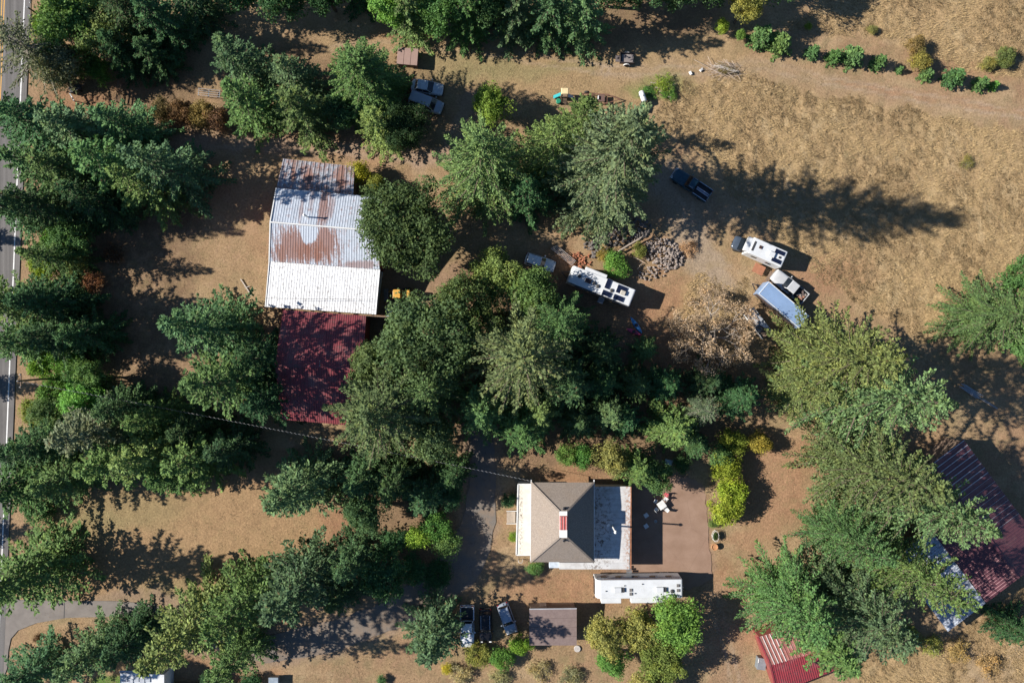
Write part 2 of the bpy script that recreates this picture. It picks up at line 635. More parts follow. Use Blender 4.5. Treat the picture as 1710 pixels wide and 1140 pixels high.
# smooth red-brown yard beside the house
t = NT("red_brown_paving")
w_ = t.pos('World')
cc = t.mix(t.rng(t.noise(.5, 5, w_, .6), .3, .7), (.235, .150, .105, 1), (.30, .20, .145, 1))
cc = t.mix(1, cc, t.rng(t.noise(12, 4, w_, .6), .3, .7, .92, 1.08), 'MULTIPLY')
wv = t.n("ShaderNodeTexVoronoi", feature='DISTANCE_TO_EDGE')
t.put(wv.inputs['Vector'], t.scale(w_, (1, 1, 0)))
wv.inputs['Scale'].default_value = .22
cc = t.mix(t.rng(wv.outputs['Distance'], .0, .01, .22, 0), cc, (.12, .08, .06, 1))
t.set(cc, .9, spec=.2)
g_ = random.Random(9)
yp = [(1046, 812), (1075, 800), (1120, 793), (1160, 800), (1176, 812), (1180, 850), (1184, 900), (1190, 966), (1150, 985), (1100, 966), (1040, 962), (1040, 930), (1046, 900)]
ypd = []
for (ax, ay), (bx_, by_) in zip(yp, yp[1:] + yp[:1]):
    for k in range(8):
        ypd.append((ax + (bx_ - ax) * k / 8 + g_.uniform(-1.5, 1.5), ay + (by_ - ay) * k / 8 + g_.uniform(-1.5, 1.5)))
struct(MB().prism([W(*p)[:2] for p in ypd][::-1], -.06, -.012).build("paved_yard", t.mat))

# ------------------------------------------------------------------ rough dry grass standing in the field
rg = np.random.default_rng(4)


def tufts(polys, n, seed, lo, hi, avoid=None):
    g = np.random.default_rng(seed)
    pts = []
    for p in polys:
        xs, ys = [q[0] for q in p], [q[1] for q in p]
        area = (max(xs) - min(xs)) * (max(ys) - min(ys))
        k = int(n * area)
        x, y = g.uniform(min(xs), max(xs), k), g.uniform(min(ys), max(ys), k)
        x2, y2 = x + (fbm(x / 26, y / 26, 5) - .5) * 34, y + (fbm(x / 26, y / 26, 9) - .5) * 34
        ok = inside(x2, y2, p) & (fbm(x / 14, y / 14, 91) > g.uniform(.05, .62, k)) & (seg_dist(x2, y2, TRACK) > 13)
        pts.append(np.stack([x[ok], y[ok]], -1))
    pts = np.concatenate(pts)
    B = 5
    n = len(pts) * B
    base = np.repeat(pts, B, 0)
    x, y = (base[:, 0] - 855) / 12 + g.normal(0, .10, n), (570 - base[:, 1]) / 12 + g.normal(0, .10, n)
    i, j = np.clip(np.searchsorted(gy, y) - 1, 0, ny - 1), np.clip(np.searchsorted(gx, x) - 1, 0, nx - 1)
    z = GZ[i, j] - .02
    lean = fbm(base[:, 0] / 60, base[:, 1] / 60, 13) * 9 + g.normal(0, .9, n)
    L = g.uniform(lo, hi, n)
    wd = g.uniform(.018, .05, n)
    el = g.uniform(.1, .95, n)
    d = np.stack([np.cos(lean) * np.cos(el), np.sin(lean) * np.cos(el), np.sin(el)], -1) * L[:, None]
    s = np.stack([-np.sin(lean), np.cos(lean), np.zeros(n)], -1) * wd[:, None]
    p = np.stack([x, y, z], -1)
    V = np.stack([p - s, p + s, p + d], 1).reshape(-1, 3)
    me = bpy.data.meshes.new("dry_grass")
    me.vertices.add(len(V))
    me.vertices.foreach_set('co', V.ravel())
    me.loops.add(len(V))
    me.polygons.add(n)
    me.loops.foreach_set('vertex_index', np.arange(len(V)))
    me.polygons.foreach_set('loop_start', np.arange(n) * 3)
    me.update()
    me.validate()
    return me


t = NT("dry_grass_blades")
isl = t.island()
cc = t.mix(isl, (.29, .20, .10, 1), (.45, .33, .175, 1))
cc = t.mix(t.rng(t.noise(.5, 4, t.pos('World')), .45, .7, 0, .6), cc, (.29, .21, .11, 1))
t.set(cc, .9, spec=.1)
tm = tufts([FIELD, FIELD2, FIELD3, FIELD4, FIELD5], .17, 8, .18, .5)
tm.materials.append(t.mat)
o = bpy.data.objects.new("dry_grass", tm)
COL.objects.link(o)
tag(o, "tall dry golden grass covering the rough field on the right", "grass", kind="stuff")


# short dead grass and litter over the rest of the open ground
def short_grass(n, seed):
    g = np.random.default_rng(seed)
    x, y = g.uniform(-74, 74, n), g.uniform(-50, 50, n)
    px, py = 855 + x * 12, 570 - y * 12
    bare = (seg_dist(px, py, DRIVE) < 34) | (seg_dist(px, py, LANE) < 12) | (seg_dist(px, py, PARK) < 24) | inside(px, py, YARD) | (px < 62) | inside(px, py, BARNYARD)
    ok = ~bare & (fbm(px / 20, py / 20, 201) > g.uniform(.3, .65, n))
    x, y = x[ok], y[ok]
    n = len(x)
    i, j = np.clip(np.searchsorted(gy, y) - 1, 0, ny - 1), np.clip(np.searchsorted(gx, x) - 1, 0, nx - 1)
    a, el, L = g.uniform(0, 6.28, n), g.uniform(.05, .8, n), g.uniform(.10, .30, n)
    d = np.stack([np.cos(a) * np.cos(el), np.sin(a) * np.cos(el), np.sin(el)], -1) * L[:, None]
    s = np.stack([-np.sin(a), np.cos(a), np.zeros(n)], -1) * g.uniform(.012, .035, n)[:, None]
    p = np.stack([x, y, GZ[i, j] - .005], -1)
    V = np.stack([p - s, p + s, p + d], 1).reshape(-1, 3)
    me = bpy.data.meshes.new("short_grass")
    me.vertices.add(len(V))
    me.vertices.foreach_set('co', V.ravel())
    me.loops.add(len(V))
    me.polygons.add(n)
    me.loops.foreach_set('vertex_index', np.arange(len(V)))
    me.polygons.foreach_set('loop_start', np.arange(n) * 3)
    me.update()
    me.validate()
    return me


t = NT("short_dead_grass")
cc = t.mix(t.island(), (.21, .145, .08, 1), (.385, .28, .155, 1))
cc = t.mix(t.rng(t.noise(.25, 3, t.pos('World')), .52, .68, 0, .7), cc, (.20, .20, .08, 1))
t.set(cc, .9, spec=.1)
sg = short_grass(420000, 5)
sg.materials.append(t.mat)
o = bpy.data.objects.new("short_grass", sg)
COL.objects.link(o)
tag(o, "short dead grass and litter scattered over the open ground", "grass", kind="stuff")

# ------------------------------------------------------------------ buildings
WOOD = M("weathered_wood", (.20, .14, .10), .85, var=.3, scale=4, bump=.3, dirt=.3)
WHITEW = M("white_painted_boards", (.62, .61, .58), .7, var=.1, dirt=.25, bump=.1)
REDW = M("barn_red_boards", (.22, .05, .04), .8, var=.25, dirt=.3, bump=.2)
GLASS = M("window_glass", (.02, .03, .04), .08, 0, .1)
TRIM = M("white_trim", (.70, .70, .68), .6, var=.08, dirt=.15)
DARKM = M("dark_metal", (.03, .03, .035), .5, .4)
STEEL = M("grey_steel", (.35, .36, .37), .45, .7, dirt=.2)


def wallbox(parent, quad, z0, z1s, mat, inset=.3, name="wall"):
    """walls under a roof: quad of plan points, z1s their heights; each side its own wall"""
    c = sum((Vector(p[:2]) for p in quad), Vector((0, 0))) / len(quad)
    pts = []
    for p in quad:
        d = c - Vector(p[:2])
        pts.append(Vector(p[:2]) + d.normalized() * inset)
    n = len(pts)
    out = []
    for i in range(n):
        a, b = pts[i], pts[(i + 1) % n]
        za, zb = z1s[i], z1s[(i + 1) % n]
        nrm = Vector(((b - a).y, -(b - a).x)).normalized()
        if nrm.dot(c - a) < 0:
            nrm = -nrm
        t_ = nrm * .12
        m = MB()
        e = (b - a).normalized() * .002
        a2, b2 = a + e, b - e - (b - a).normalized() * .12
        m.loft([[(a2.x, a2.y, z0), (a2.x + t_.x, a2.y + t_.y, z0), (a2.x + t_.x, a2.y + t_.y, za), (a2.x, a2.y, za)],
                [(b2.x, b2.y, z0), (b2.x + t_.x, b2.y + t_.y, z0), (b2.x + t_.x, b2.y + t_.y, zb), (b2.x, b2.y, zb)]])
        o = m.build(name, mat, parent)
        out.append((a2, b2, -nrm))
    return out


def opening(parent, wall, u, w, z0, z1, kind="window"):
    a, b, n = wall
    d = (b - a).normalized()
    p = a.lerp(b, u)
    ang = math.atan2(d.y, d.x)
    c = p + n * .03
    m = MB()
    if kind == "window":
        for s in (-1, 1):
            q = c + d * (s * w / 2)
            m.box((q.x, q.y, (z0 + z1) / 2), (.09, .08, z1 - z0 + .09), ang)
        for z in (z0, z1):
            m.box((c.x, c.y, z), (w - .092, .08, .09), ang)
        o = m.build("window", TRIM, parent)
        g = MB()
        q = p + n * .012
        g.box((q.x, q.y, (z0 + z1) / 2), (w - .09, .02, z1 - z0 - .09), ang)
        g.build("pane", GLASS, o)
    else:
        m.box((c.x, c.y, (z0 + z1) / 2), (w, .06, z1 - z0), ang)
        o = m.build(kind, M("door_paint", (.25, .2, .17), .6), parent)
        g = MB()
        q = c + d * (w * .38) + n * .06
        g.box((q.x, q.y, z0 + 1.0), (.05, .08, .12), ang)
        g.build("handle", STEEL, o)
    return o


def metal_roof(name, base, rust=0, rustcol=(.27, .125, .085), ells=(), streak=.35, gloss=.5, dirt=.3, bare=()):
    t = NT(name)
    w_ = t.pos('World')
    st = t.noise(1, 5, t.scale(w_, (3.2, .22, 1)), .65)
    c = t.mix(1, (*base, 1), t.rng(st, .3, .7, .82, 1.12), 'MULTIPLY')
    n = t.noise(1.3, 6, w_, .7)
    if rust:
        c = t.mix(t.rng(t.m('ADD', n, t.m('MULTIPLY', t.m('SUBTRACT', st, .5), streak * 2)), .60 - rust * .2, .78 - rust * .2, 0, .8), c, (*rustcol, 1))
    for cx, cy, z, rx, ry, k in ells:
        p = W(cx, cy, z)
        e = t.ell(w_, p, (rx / 12, ry / 12, 50))
        e = t.m('ADD', e, t.m('MULTIPLY', t.m('SUBTRACT', st, .5), 2.2))
        e = t.m('ADD', e, t.m('MULTIPLY', t.m('SUBTRACT', t.noise(5, 5, w_, .7), .5), 1.2))
        c = t.mix(t.rng(e, .62, 1.02, k, 0), c, (*rustcol, 1))
    for cx, cy, z, rx, ry, k in bare:
        p = W(cx, cy, z)
        e = t.m('ADD', t.ell(w_, p, (rx / 12, ry / 12, 50)), t.m('MULTIPLY', t.m('SUBTRACT', st, .5), 1.0))
        c = t.mix(t.rng(e, .9, 1.0, k, 0), c, (*base, 1))
    if dirt:
        sp = t.noise(3.4, 2, w_, .5)
        c = t.mix(t.rng(sp, .585, .62, 0, dirt), c, (.08, .06, .05, 1))
        c = t.mix(t.rng(t.noise(.5, 4, w_), .5, .75, 0, dirt * .6), c, (.25, .22, .2, 1))
    t.set(c, gloss, .15)
    return t.mat


# --- barn with white and rusted metal roofs
BZ = dict(a=W(473, 265, 2.9), b=W(592, 278, 2.9), c=W(590, 325, 3.9), d=W(462, 314, 3.9))
barn = thing("metal_roofed_barn", "large barn with white and rust-streaked corrugated metal roof beside the round maple", "barn", W(545, 400))
LB = barn.location.copy()


def loc(v):
    return Vector(v) - LB


A1, B1, C1, D1 = W(452, 371, 6.4), W(634, 386, 6.4), W(641, 330, 4.4), W(462, 314, 4.4)          # upper slope: ridge left/right, eave right/left
A2, B2 = W(450, 436, 4.4), W(634, 450, 4.4)
WL1, WL2, WL3, WL4 = W(450, 433, 4.2), W(635, 448, 4.2), W(628, 525, 2.9), W(443, 512, 2.9)
mat_up = metal_roof("galvanised_upper_slope", (.52, .57, .64), .12, ells=((541, 342, 5, 9, 46, .8), (505, 350, 5, 4, 26, .5), (556, 345, 4, 8, 26, .5), (524, 330, 4, 4, 30, .4)), dirt=.12)
mat_lo = metal_roof("galvanised_rusted_slope", (.50, .55, .62), .2, ells=((494, 412, 5, 40, 34, .85), (543, 408, 5, 28, 34, .85), (520, 420, 5, 30, 18, .7), (466, 425, 5, 16, 18, .5), (600, 442, 4.6, 40, 7, .6)),
                    bare=((516, 386, 6, 15, 20, 1),), dirt=.12)
mat_wh = metal_roof("white_painted_metal", (.74, .75, .76), 0, dirt=.4)
mat_le = metal_roof("old_lean_to_metal", (.36, .39, .44), .9, ells=((570, 300, 3.4, 9, 30, .9), (516, 300, 3.4, 9, 24, .8), (490, 290, 3.4, 4, 26, .8)), dirt=.6)
m = MB()
m.sheet(*[loc(p) for p in (C1, D1, A1, B1)], pitch=.34, rib=.026)
m.build("roof_slope", mat_up, barn)
m = MB()
m.sheet(*[loc(p) for p in (A2, B2, B1, A1)], pitch=.34, rib=.026)
m.build("roof_slope", mat_lo, barn)['label'] = "rust-stained lower roof slope with a clean white patch"
m = MB()
m.sheet(*[loc(p - Vector((0, 0, .12))) for p in (WL4, WL3, WL2, WL1)], pitch=.36, rib=.020)
m.build("lean_to_roof", mat_wh, barn)['label'] = "clean white lean-to roof spotted with dirt"
m = MB()
m.sheet(*[loc(p) for p in (BZ['b'], BZ['a'], BZ['d'] + Vector((0, 0, .1)), BZ['c'] + Vector((0, 0, .1)))], pitch=.62, rib=.05)
m.build("lean_to_roof", mat_le, barn)['label'] = "dark rusty lean-to roof on the far side"
m = MB()
m.path([loc(A1.lerp(B1, i / 14) + Vector((0, 0, .06 + .012 * math.sin(i * 2.1)))) for i in range(15)], .11, 6)
m.build("ridge_cap", TRIM, barn)
m = MB()
m.bar(loc(A2 + Vector((-.04, 0, -.02))), loc(A1 + Vector((-.04, 0, .02))), .14, .16)
m.bar(loc(D1 + Vector((-.04, 0, -.02))), loc(A1 + Vector((-.04, 0, .04))), .14, .16)
m.bar(loc(WL4 + Vector((-.04, 0, -.15))), loc(WL1 + Vector((-.04, 0, -.1))), .12, .14)
m.build("verge_trim", TRIM, barn)
m = MB()
vp = W(513, 362, 6.1)
m.path([loc(vp - Vector((0, 0, .6))), loc(vp + Vector((0, 0, 1.25)))], .10, 10)
m.lathe([(.19, 1.25), (.19, 1.32), (.02, 1.45)], 12, loc(vp))
m.build("vent_pipe", TRIM, barn, smooth=False)
m = MB()
m.path([loc(W(444, 498, 5.2)), loc(W(530, 499, 4.5)), loc(W(628, 500, 5.0))], .02, 4)
m.build("service_wire", DARKM, barn)
ws = wallbox(barn, [loc(p) for p in (D1, C1, B2, A2)], 0, (4.2, 4.2, 4.15, 4.15), REDW)
opening(barn, ws[1], .5, 3.2, 0, 3.2, "barn_door")
opening(barn, ws[3], .4, 1.0, 1.2, 2.2)
for P_, Q_ in ((A1, (D1, A2)), (B1, (C1, B2))):
    g = MB()
    e, f = Q_
    ins = (loc(A1) - loc(B1)).normalized() * (-.32 if P_ is A1 else .32)
    p_, e_, f_ = loc(P_) + ins - Vector((0, 0, .1)), loc(e) + ins - Vector((0, 0, .1)), loc(f) + ins - Vector((0, 0, .1))
    g.loft([[e_, p_, f_], [e_ + ins * .2, p_ + ins * .2, f_ + ins * .2]])
    g.build("gable", REDW, barn)
wallbox(barn, [loc(p) for p in (WL1, WL2, WL3, WL4)], 0, (3.9, 3.9, 2.7, 2.7), WHITEW, .45)
wallbox(barn, [loc(p) for p in (BZ['a'], BZ['b'], BZ['c'], BZ['d'])], 0, (2.7, 2.7, 3.6, 3.6), WOOD, .4)

# --- red roofed building
R_e1, R_e2 = W(473, 517, 3.6), W(611, 527, 3.6)
R_r1, R_r2 = W(459, 608, 5.6), W(606, 616, 5.6)
R_f1, R_f2 = W(470, 700, 3.6), W(606, 712, 3.6)
redb = thing("red_roofed_workshop", "workshop with a dark red ribbed metal roof, half under trees, below the white lean-to", "workshop", W(535, 612))
LB = redb.location.copy()
mat_red = metal_roof("dark_red_metal", (.225, .046, .055), 0, dirt=.6, gloss=.45)
for q, nm in (((R_e2, R_e1, R_r1, R_r2), None), ((R_f1, R_f2, R_r2, R_r1), None)):
    m = MB()
    m.sheet(*[loc(p) for p in q], pitch=.30, rib=.035)
    m.build("roof_slope", mat_red, redb)
m = MB()
m.bar(loc(R_r1 + Vector((0, 0, .07))), loc(R_r2 + Vector((0, 0, .07))), .34, .06)
m.build("ridge_cap", mat_red, redb)
m = MB()
q = loc(W(537, 610, 5.7))
m.path([q, q + Vector((0, 0, 1.0))], .06, 8)
m.path([q + Vector((0, 0, .9)), q + Vector((.06, .7, .95))], .02, 5)
m.build("antenna", STEEL, redb)
ws = wallbox(redb, [loc(p) for p in (R_e1, R_e2, R_f2, R_f1)], 0, (3.4, 3.4, 3.4, 3.4), REDW)
opening(redb, ws[1], .35, 2.6, 0, 2.6, "garage_door")
opening(redb, ws[1], .75, 1.1, 1.1, 2.1)
for P_, e, f in ((R_r1, R_e1, R_f1), (R_r2, R_e2, R_f2)):
    g = MB()
    ins = (loc(R_r1) - loc(R_r2)).normalized() * (-.32 if P_ is R_r1 else .32)
    p_, e_, f_ = loc(P_) + ins - Vector((0, 0, .08)), loc(e) + ins - Vector((0, 0, .08)), loc(f) + ins - Vector((0, 0, .08))
    g.loft([[e_, p_, f_], [e_ + ins * .2, p_ + ins * .2, f_ + ins * .2]])
    g.build("gable", REDW, redb)
# boards between the two buildings
bo = tag(MB().bar(W(612, 528, 1.5), W(655, 530, 1.5), .22, .12).bar(W(612, 528, .7), W(655, 530, .7), .06, 1.3).build("board_fence", WOOD),
         "short brown board fence joining the white lean-to to the grey car", "fence")

# --- house with hip roof
house = thing("hip_roofed_house", "house with a brown shingle hip roof and flat white roofs on both sides", "house", W(950, 875))
LB = house.location.copy()
t = NT("brown_shingles")
w_ = t.pos('World')
br = t.n("ShaderNodeTexBrick")
t.put(br.inputs['Vector'], w_)
br.inputs['Scale'].default_value = 3.2
br.inputs['Color1'].default_value, br.inputs['Color2'].default_value = (.29, .245, .205, 1), (.245, .205, .17, 1)
br.inputs['Mortar'].default_value = (.17, .14, .12, 1)
br.inputs['Mortar Size'].default_value = .012
cc = t.mix(1, br.outputs[0], t.rng(t.noise(7, 5, w_, .7), .3, .7, .78, 1.25), 'MULTIPLY')
cc = t.mix(t.rng(t.noise(.5, 4, w_), .5, .7, 0, .35), cc, (.26, .20, .15, 1))
t.set(cc, .95, spec=.15)
t.bump(t.noise(22, 4, w_), .5, .02)
SHING = t.mat
t = NT("flat_roof_membrane")
w_ = t.pos('World')
st = t.noise(1, 5, t.scale(w_, (.25, 2.2, 1)), .6)
cc = t.mix(t.rng(st, .3, .7), (.50, .50, .50, 1), (.62, .61, .59, 1))
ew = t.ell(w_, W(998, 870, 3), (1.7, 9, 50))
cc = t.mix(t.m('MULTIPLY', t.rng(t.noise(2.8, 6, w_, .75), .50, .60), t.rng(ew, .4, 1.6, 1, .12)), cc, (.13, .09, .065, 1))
cc = t.mix(t.rng(t.noise(.8, 5, w_), .5, .75, 0, .5), cc, (.34, .31, .28, 1))
eb = t.ell(w_, W(1050, 880, 3), (.7, 9, 50))
cc = t.mix(t.m('MULTIPLY', t.rng(t.noise(3, 5, w_, .7), .45, .6), t.rng(eb, .4, 1.4, .9, 0)), cc, (.33, .16, .08, 1))
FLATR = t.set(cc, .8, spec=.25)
t = NT("cream_porch_membrane")
w_ = t.pos('World')
cc = t.mix(t.rng(t.noise(1.2, 5, w_), .4, .7), (.74, .70, .60, 1), (.60, .56, .48, 1))
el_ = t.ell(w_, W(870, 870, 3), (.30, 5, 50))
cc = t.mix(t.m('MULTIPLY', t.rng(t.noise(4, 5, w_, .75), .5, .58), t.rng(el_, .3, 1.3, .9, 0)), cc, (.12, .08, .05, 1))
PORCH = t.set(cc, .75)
E = [W(887, 805, 5.2), W(992, 805, 5.2), W(992, 938, 5.2), W(886, 938, 5.2)]
K = [W(934, 853, 7.75), W(947, 853, 7.75), W(947, 897, 7.75), W(934, 897, 7.75)]
for i in range(4):
    j = (i + 1) % 4
    m = MB()
    m.sheet(loc(E[j]), loc(E[i]), loc(K[i]), loc(K[j]), 0, thick=.10)
    m.build("hip_slope", SHING, house)
for i in range(4):
    m = MB()
    m.bar(loc(E[i] + Vector((0, 0, .05))), loc(K[i] + Vector((0, 0, .03))), .24, .05)
    m.build("hip_cap", SHING, house)
m = MB()
m.prism([loc(p)[:2] for p in K], 7.70, 7.84)
m.build("ridge_deck", TRIM, house)
m = MB()
cq = loc(W(941, 872, 7.8))
m.box((cq.x, cq.y, 8.0), (1.0, 1.75, .34))
m.build("chimney", M("red_brick_cap", (.45, .10, .09), .6, var=.15), house, bevel=.04)
m = MB()
for a_ in (-.35, .0, .35):
    m.box((cq.x + a_, cq.y, 8.20), (.10, 1.7, .06))
m.build("chimney_cap", M("red_cap_light", (.55, .30, .28), .5), house)
for px, py in ((942, 848), (942, 901)):
    m = MB()
    q = loc(W(px, py, 7.5))
    m.lathe([(.17, 0), (.17, .24), (.22, .25), (.12, .34)], 10, q)
    m.build("roof_vent", DARKM, house)
GUT = [(loc(E[i]), loc(E[(i + 1) % 4])) for i in (1, 3)]
for a_, b_ in GUT:
    m = MB()
    d = (b_ - a_).normalized() * .35
    m.bar(a_ - d - Vector((0, 0, .05)), b_ + Vector((0, 0, -.05)), .13, .12) if a_.x > 0 else m.bar(a_ - Vector((0, 0, .05)), b_ + d - Vector((0, 0, .05)), .13, .12)
    m.build("gutter", TRIM, house)
FR = [W(993, 812, 3.0), W(1053, 812, 3.0), W(1051, 950, 3.0), W(993, 950, 3.0)]
m = MB()
m.prism([loc(p)[:2] for p in FR][::-1], 2.78, 3.0)
frf = m.build("flat_roof", FLATR, house)
frf['label'] = "flat grey-white roof stained with dirt along the wall"
sm = MB()
for i in range(1, 13):
    y = FR[0].y + (FR[2].y - FR[0].y) * i / 13
    sm.box((loc(FR[0]).x + 2.3, y - LB.y, 3.012), (4.5, .045, .02))
sm.build("seams", M("roof_seam", (.40, .40, .40), .8), frf)
em = MB()
q = loc(FR[1])
em.box((q.x + .04, (loc(FR[1]).y + loc(FR[2]).y) / 2, 2.95), (.12, 11.1, .22))
em.build("rusty_edge", M("rusty_edge_metal", (.34, .15, .08), .8, var=.4, dirt=.3), frf)
m = MB()
SR = [W(934, 939, 3.0), W(992.8, 939, 3.0), W(992.8, 950, 3.0), W(934, 950, 3.0)]
m.prism([loc(p)[:2] for p in SR][::-1], 2.78, 2.99)
m.build("porch_roof", FLATR, house)
m = MB()
PR = [W(865, 808, 2.95), W(889, 808, 2.95), W(888, 926, 2.95), W(862, 926, 2.95)]
m.prism([loc(p)[:2] for p in PR][::-1], 2.75, 2.95)
m.build("porch_roof", PORCH, house)['label'] = "cream flat porch roof on the sunny side"
m = MB()
for a_, b_ in ((PR[0], PR[3]), (PR[0], PR[1]), (PR[3], PR[2])):
    m.bar(loc(a_ + Vector((0, 0, -.03))), loc(b_ + Vector((0, 0, -.03))), .16, .22)
m.build("fascia", TRIM, house)
sp = W(1022, 877, 3.0)
m = MB()
m.path([loc(sp), loc(sp + Vector((0, 0, 3.2)))], .11, 10)
m.lathe([(.22, 3.2), (.22, 3.26), (.03, 3.45)], 12, loc(sp))
m.build("stove_pipe", TRIM, house)
m = MB()
for dx, dy in ((-.55, .1), (.1, -.3)):
    m.box(loc(sp + Vector((dx, dy, .16))), (.45, .32, .3), .6)
m.build("roof_vent", TRIM, house)
# upper storey, lower storey walls
wallbox(house, [loc(p) for p in E], 0, (5.1,) * 4, WHITEW, 1.4)
ws = wallbox(house, [loc(p) for p in (FR[0], FR[1], FR[2], FR[3])], 0, (2.75,) * 4, WHITEW, .35)
for u in (.2, .5, .8):
    opening(house, ws[1], u, 1.2, .9, 2.1)
opening(house, ws[1], .35, .9, 0, 2.05, "door")
ws2 = wallbox(house, [loc(p) for p in PR], 0, (2.7,) * 4, WHITEW, .15)
opening(house, ws2[3], .3, .9, 0, 2.0, "door")
opening(house, ws2[3], .7, 1.1, .9, 2.0)
m = MB()
q = loc(W(926, 941, 2.2))
m.box((q.x, q.y, 2.2), (1.5, .85, .9))
m.build("bay_window", M("bay_glass", (.5, .56, .62), .2), house, bevel=.05)
for py in (853, 874):
    m = MB()
    m.bar(loc(W(846, py, .9)), loc(W(863, py, .9)), .07, .07)
    m.bar(loc(W(846, py, 0)), loc(W(846, py, .95)), .08, .08)
    m.build("porch_rail", TRIM, house)
m = MB()
for k in range(4):
    q = loc(W(848 + 3.6 * k, 863.5, .12 + .12 * k))
    m.box((q.x, q.y, .06 + .06 * k), (.298, 1.55, .12 + .12 * k))
m.build("steps", M("step_concrete", (.36, .30, .24), .9, dirt=.3), house)

# --- brown flat roofed shed in front
shed = thing("brown_garden_shed", "small brown flat-roofed shed with tree shadow across it beside three parked cars", "shed", W(925, 1040))
LB = shed.location.copy()
S = [W(884, 1017, 2.6), W(963, 1016, 2.6), W(963, 1077, 2.3), W(884, 1077, 2.3)]
t = NT("mauve_brown_felt")
w_ = t.pos('World')
cc = t.mix(t.rng(t.noise(3, 5, w_, .7), .3, .7), (.17, .125, .115, 1), (.23, .175, .16, 1))
cc = t.mix(t.rng(t.noise(.8, 4, w_), .5, .75, 0, .4), cc, (.26, .2, .17, 1))
t.set(cc, .9, spec=.2)
m = MB()
m.sheet(loc(S[3]), loc(S[2]), loc(S[1]), loc(S[0]), 0, thick=.12)
rf = m.build("roof", t.mat, shed)
m = MB()
for u in (.25, .5, .75):
    m.bar(loc(S[0].lerp(S[3], u) + Vector((0, 0, .012))), loc(S[1].lerp(S[2], u) + Vector((0, 0, .012))), .05, .02)
m.build("felt_seams", M("felt_seam", (.15, .11, .10), .9), rf)
m = MB()
m.bar(loc(S[0] + Vector((0, .06, .0))), loc(S[1] + Vector((0, .06, 0))), .14, .14)
m.build("fascia", M("grey_fascia", (.35, .36, .38), .6), shed)
ws = wallbox(shed, [loc(p) for p in S], 0, (2.4, 2.4, 2.15, 2.15), WOOD, .2)
opening(shed, ws[0], .3, .9, 0, 1.95, "door")

# --- big dark barn on the right, seen under the trees
DX, NX = Vector((.6, .8)), Vector((.8, -.6))


def rb(d, n, z):
    return W(.6 * d + .8 * n, .8 * d - .6 * n, z)


farb = thing("long_purple_roofed_barn", "long barn with a dark purple metal roof in deep shade at the right edge", "barn", rb(1675, 770, 0))
LB = farb.location.copy()
t = NT("purple_weathered_metal")
w_ = t.pos('World')
cc = t.mix(t.rng(t.noise(2, 5, w_, .7), .3, .7), (.095, .034, .046, 1), (.145, .055, .065, 1))
cc = t.mix(t.rng(t.noise(.5, 4, w_), .5, .7, 0, .4), cc, (.17, .10, .095, 1))
PURP = t.set(cc, .5, .2)
mat_bl = metal_roof("blue_white_metal", (.40, .44, .50), .1, dirt=.6)
mat_st = metal_roof("sun_glint_ribs", (.36, .36, .40), .1, dirt=.3)  # pale colour for the sun glancing off the purple roof's ribs
for (n0, z0, n1, z1, mt) in ((847, 3.9, 782, 5.6, PURP), (714, 3.9, 782, 5.6, PURP)):
    m = MB()
    q = (rb(1552, n0, z0), rb(1793, n0, z0), rb(1793, n1, z1), rb(1552, n1, z1))
    q = q if n0 > n1 else (q[1], q[0], q[3], q[2])
    m.sheet(*[loc(p) for p in q], pitch=.4, rib=.03)
    s_ = m.build("roof_slope", mt, farb)
    m = MB()
    for k in range(17):
        d = 1554 + k * 9.5
        if n0 > n1 or k < 7:
            m.bar(loc(rb(d, n0, z0 + .07)), loc(rb(d, n1, z1 + .07)), .11 if k < 8 else .04, .04)
    m.build("rib_glints", mat_st, s_)  # added pale bars imitate sunlight catching the rib sides
m = MB()
m.bar(loc(rb(1552, 782, 5.68)), loc(rb(1793, 782, 5.68)), .36, .06)
m.build("ridge_cap", PURP, farb)
m = MB()
m.sheet(*[loc(p) for p in (rb(1793, 634, 2.7), rb(1640, 634, 2.7), rb(1640, 713, 3.7), rb(1793, 713, 3.7))], pitch=.33, rib=.04)
m.build("lean_to_roof", mat_bl, farb)['label'] = "blue-white ribbed lean-to roof"
ws = wallbox(farb, [loc(p) for p in (rb(1552, 847, 3.9), rb(1793, 847, 3.9), rb(1793, 714, 3.9), rb(1552, 714, 3.9))], 0, (3.75,) * 4, WOOD)
opening(farb, ws[0], .5, 3, 0, 3, "barn_door")
opening(farb, ws[1], .5, 3, 0, 3, "barn_door")
for dd in (1554, 1791):
    g = MB()
    q = [rb(dd, 843, 3.7), rb(dd, 782, 5.45), rb(dd, 718, 3.7)]
    e = Vector((.07, -.09, 0)) * (1 if dd < 1600 else -1)
    g.loft([[loc(p) + e * 4 for p in q], [loc(p) + e * 5 for p in q]])
    g.build("gable", WOOD, farb)
for k in range(4):
    m = MB()
    p = rb(1650 + k * 46, 640, 2.7).xy.to_3d()
    m.bar(loc(p), loc(p + Vector((0, 0, 2.65))), .14, .14)
    m.build("post", WOOD, farb)

